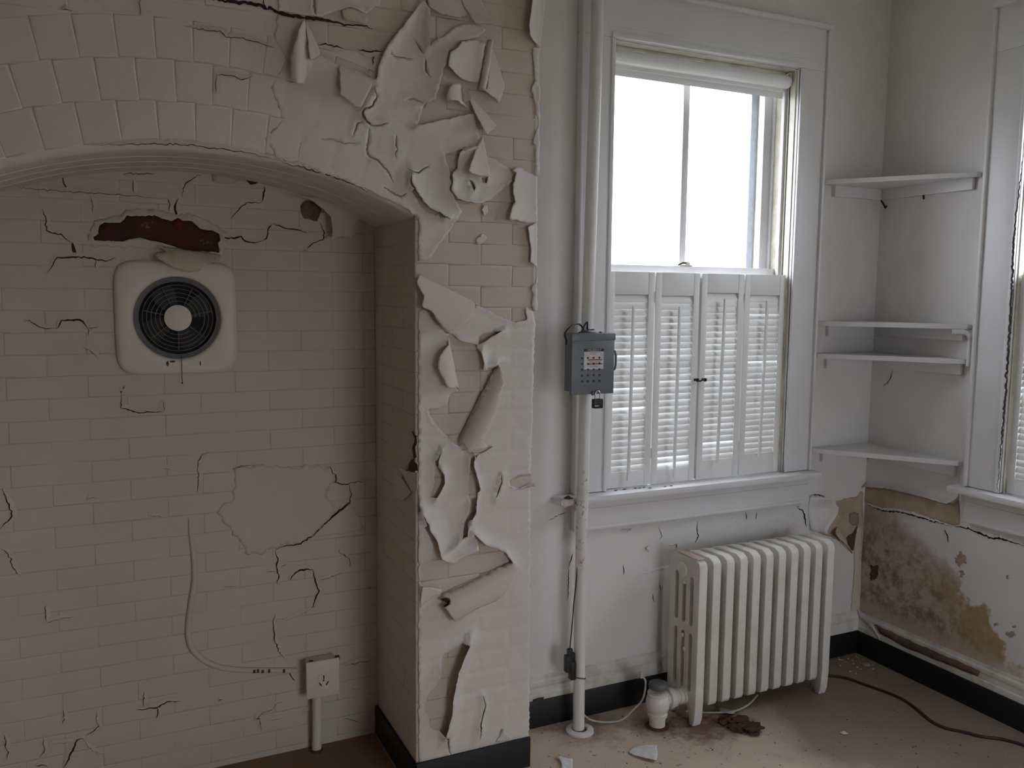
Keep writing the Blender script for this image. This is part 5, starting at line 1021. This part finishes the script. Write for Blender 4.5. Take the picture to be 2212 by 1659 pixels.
for k in range(7):
    a = k*2*pi/7 + 0.22; MB().tube([(fx + r_*math.cos(a), YN-0.019, fz + r_*math.sin(a)) for r_ in (0.043, 0.10)], 0.0018, 6).build('spoke', M['rim'], fan)
MB().lathe([(0.0395, 0), (0.0410, -0.004), (0.0405, -0.009), (0.030, -0.011), (0.004, -0.012)], (fx, YN-0.014, fz), 'y', 40).build('hub', M['plate_cream'], fan)
m = MB()
for k in range(22): m.ball((fx+0.006+0.0004*math.sin(k), YN-0.030, 1.400-0.0037*k), 0.0017, (1, 1, 1), 0, 1)
m.ball((fx+0.006, YN-0.030, 1.316), 0.0026, (1, 1, 1.5), 0, 1).build('pull_chain', M['bronze'], fan)
m = MB().ball((fx-0.035, YN-0.026, 1.378), 0.006, (0.6, 0.3, 1.4), 0.4, 2).ball((fx-0.02, YN-0.026, 1.384), 0.005, (1.6, 0.3, 0.6), 0.4, 2, 3).ball((fx+0.062, YN-0.026, 1.376), 0.005, (0.35, 0.3, 1.5), 0.4, 2, 5); m.build('dirt_smear', M['brown_hole'], fan)

# ------------------------------------------------------------------ power outlet in the recess
OY = 2.832
ol = empty('power_outlet', (0.63, YN, 0.2), 'cream surface-mounted power outlet with three slanted slots in the recess', 'outlet')
(ox0, oz1), (ox1, oz0) = [(0.5749,0.3369),(0.6892,0.2058)]
MB().box(ox0+0.006, ox1-0.006, OY+0.003, YN, oz0+0.006, oz1-0.004, bv=0.006).build('box', M['plate_cream'], ol)
MB().box(ox0, ox1, OY-0.004, OY+0.004, oz0, oz1, bv=0.003).build('cover_plate', M['plate_cream'], ol)
oc = ((ox0+ox1)/2 + 0.002, (oz0+oz1)/2 - 0.006)
MB().lathe([(0.026, 0), (0.025, -0.0015), (0.004, -0.002)], (oc[0], OY-0.004, oc[1]), 'y', 32).build('socket_face', M['plate_cream'], ol)
for dx, dz, a in ((0, 0.011, 0), (-0.012, -0.012, -0.55), (0.012, -0.012, 0.55)):
    MB().box(-0.002, 0.002, -0.0006, 0.0006, -0.0075, 0.0075, M=Matrix.Translation((oc[0]+dx, OY-0.0064, oc[1]+dz)) @ Matrix.Rotation(a, 4, 'Y')).build('slot', M['dark_plastic'], ol)
MB().lathe([(0.003, 0), (0.002, -0.001)], (oc[0]-0.001, OY-0.0062, oc[1]-0.001), 'y', 10).build('slot', M['dark_plastic'], ol)
m = MB().box(ox1-0.012, ox1+0.003, OY-0.001, OY+0.012, oz1-0.010, oz1+0.004, bv=0.002).box(ox0+0.012, ox0+0.026, OY+0.001, OY+0.012, oz1-0.001, oz1+0.002); m.build('chipped_spot', M['brown_hole'], ol)
cxp = [(x, z) for x, z in [(0.6395,0.2027),(0.6402,0.1345),(0.6442,0.0652),(0.6467,0.0096)]]
pts = []; rr = []
zz = np.linspace(oz0+0.004, 0.004, 46)
for i, z in enumerate(zz): pts.append((0.612 + 0.004*math.sin(z*9), 2.856, float(z))); rr.append(0.0165 + (0.0009 if i % 2 else 0))
cdt = MB().tube(pts, rr, 16).build('floor_conduit', M['plate_cream']); tag(cdt, 'ribbed cream conduit running from the power outlet down to the floor', 'conduit')
MB().lathe([(0.023, 0.001), (0.021, 0.006), (0.017, 0.007)], (0.612, 2.856, 0), n=20).build('rust_ring', M['rust'], cdt)
wl = [(u, YN-0.004, v) for u, v in [(0.2166,0.8722),(0.2194,0.8225),(0.2272,0.744),(0.2279,0.6659),(0.2157,0.5891),(0.2052,0.5199),(0.2039,0.4727),(0.2156,0.4279),(0.2491,0.3851),(0.2997,0.3516),(0.3664,0.3294),(0.458,0.3106),(0.5522,0.2929)]]
rr = [0.001, 0.005, 0.008, 0.009] + [0.0095]*9; P = smooth_path(wl, 6); R_ = [float(np.interp(i/6, range(13), rr)) for i in range(len(P))]
wcab = MB().tube(P, R_, 10).build('surface_cable', M['brick_white']); tag(wcab, 'painted-over cable curving down the recess wall into the power outlet', 'cable')
m = MB()
for x in (552, 560, 570, 582, 588): pass
for (u, v) in [(0.4088,0.3198),(0.4211,0.3192),(0.4364,0.3146),(0.458,0.3122),(0.508,0.3029)]: m.box(u-0.004, u+0.004, YN-0.0145, YN-0.006, v-0.006, v+0.005, bv=0.001)
m.build('bare_spot', M['brown_hole'], wcab)

# ------------------------------------------------------------------ brown cord, debris on the floor
bc = MB().tube(smooth_path([(u, v, 0.0055) for u, v in [(2.672,2.562),(2.726,2.538),(2.769,2.49),(2.792,2.414),(2.819,2.32),(2.825,2.248),(2.804,2.166),(2.776,2.092),(2.778,2.034),(2.814,1.984),(2.846,1.933),(2.898,1.888),(2.93,1.827),(2.95,1.727)]], 8), 0.0055, 10).build('extension_cord', M['cord_brown'])
tag(bc, 'dark brown extension cord snaking across the floor from radiator to the right', 'cord')
def chip(pl, label, mat='flake', lift=0.010, th=0.0012, grp=None, hinge=None):
    hinge = hinge or (pl[0], pl[1])
    o = flap('paint_flake', pl, hinge, 'lift', lift, PF, M[mat], None, h0=0.0008, step=0.008, wav=0.002)
    tag(o, label, 'paint flake', grp); return o
chip([(1.605,2.386),(1.65,2.409),(1.692,2.404),(1.73,2.384),(1.712,2.367),(1.7,2.342),(1.657,2.287),(1.627,2.323),(1.605,2.362)], 'large white curled paint flake on the floor in front of the radiator valve', lift=0.008, hinge=[(1.641,2.441),(1.745,2.394)])
chip([(1.36,2.454),(1.407,2.433),(1.378,2.382),(1.333,2.308),(1.317,2.345),(1.352,2.416)], 'white paint flake cut by the lower frame edge, beside the chimney foot', lift=0.008, hinge=[(1.34,2.305),(1.417,2.441)])
chip([(2.394,2.174),(2.421,2.177),(2.412,2.151),(2.394,2.156)], 'small pale flake lying alone on the floor right of the radiator', lift=0.004)
chip([(2.103,2.52),(2.133,2.494),(2.131,2.443),(2.097,2.438),(2.086,2.479)], 'pale flake under the front edge of the radiator', lift=0.012)
chip([(2.951,2.577),(2.989,2.57),(2.954,2.534),(2.924,2.543)], 'pale crumb of plaster in the floor corner', 'plaster', 0.006)
chip([(2.893,2.557),(2.909,2.539),(2.891,2.528),(2.88,2.543)], 'thin flake beside the plaster crumb in the floor corner', 'plaster', 0.004)
# heap of rusty flakes in front of the radiator
m = MB(); rnd = random.Random(5)
for k in range(26):
    t = rnd.random(); (ax, ay), (bx_, by_) = [(2.074,2.41),(2.112,2.317)]
    c = Vector((ax+(bx_-ax)*t + rnd.gauss(0, 0.014), ay+(by_-ay)*t + rnd.gauss(0, 0.020), 0.006+rnd.random()*0.012))
    m.ball(c, rnd.uniform(0.012, 0.032), (1, 0.75, 0.20), 1.1, 2, k)
tag(m.build('rust_heap', M['rust']), 'crumpled heap of rust-brown flakes on the floor in front of the radiator', 'debris')
# scattered grit
m = MB(); rnd = random.Random(9)
for k in range(170):
    x, y = rnd.uniform(1.28, 2.95), rnd.uniform(1.6, 2.62)
    if x > 2.86 - 0.0: continue
    m.ball((x, y, 0.001), rnd.uniform(0.0012, 0.0042), (1, 0.8, 0.45), 0.5, 1, k)
tag(m.build('floor_grit', M['rust']), 'brown grit and crumbs scattered over the tan floor', 'grit', kind='stuff')
m = MB()
for k in range(90):
    x, y = rnd.uniform(1.3, 2.85), rnd.uniform(1.6, 2.64)
    m.ball((x, y, 0.001), rnd.uniform(0.001, 0.0032), (1, 0.7, 0.4), 0.5, 1, k)
for k in range(40): m.ball((2.93 + rnd.gauss(0, .05), 2.60 + rnd.gauss(0, .05), 0.002), rnd.uniform(0.002, 0.006), (1, 0.8, 0.5), 0.5, 1, k)
tag(m.build('plaster_dust', M['plaster']), 'white plaster crumbs scattered over the floor', 'crumbs', kind='stuff')
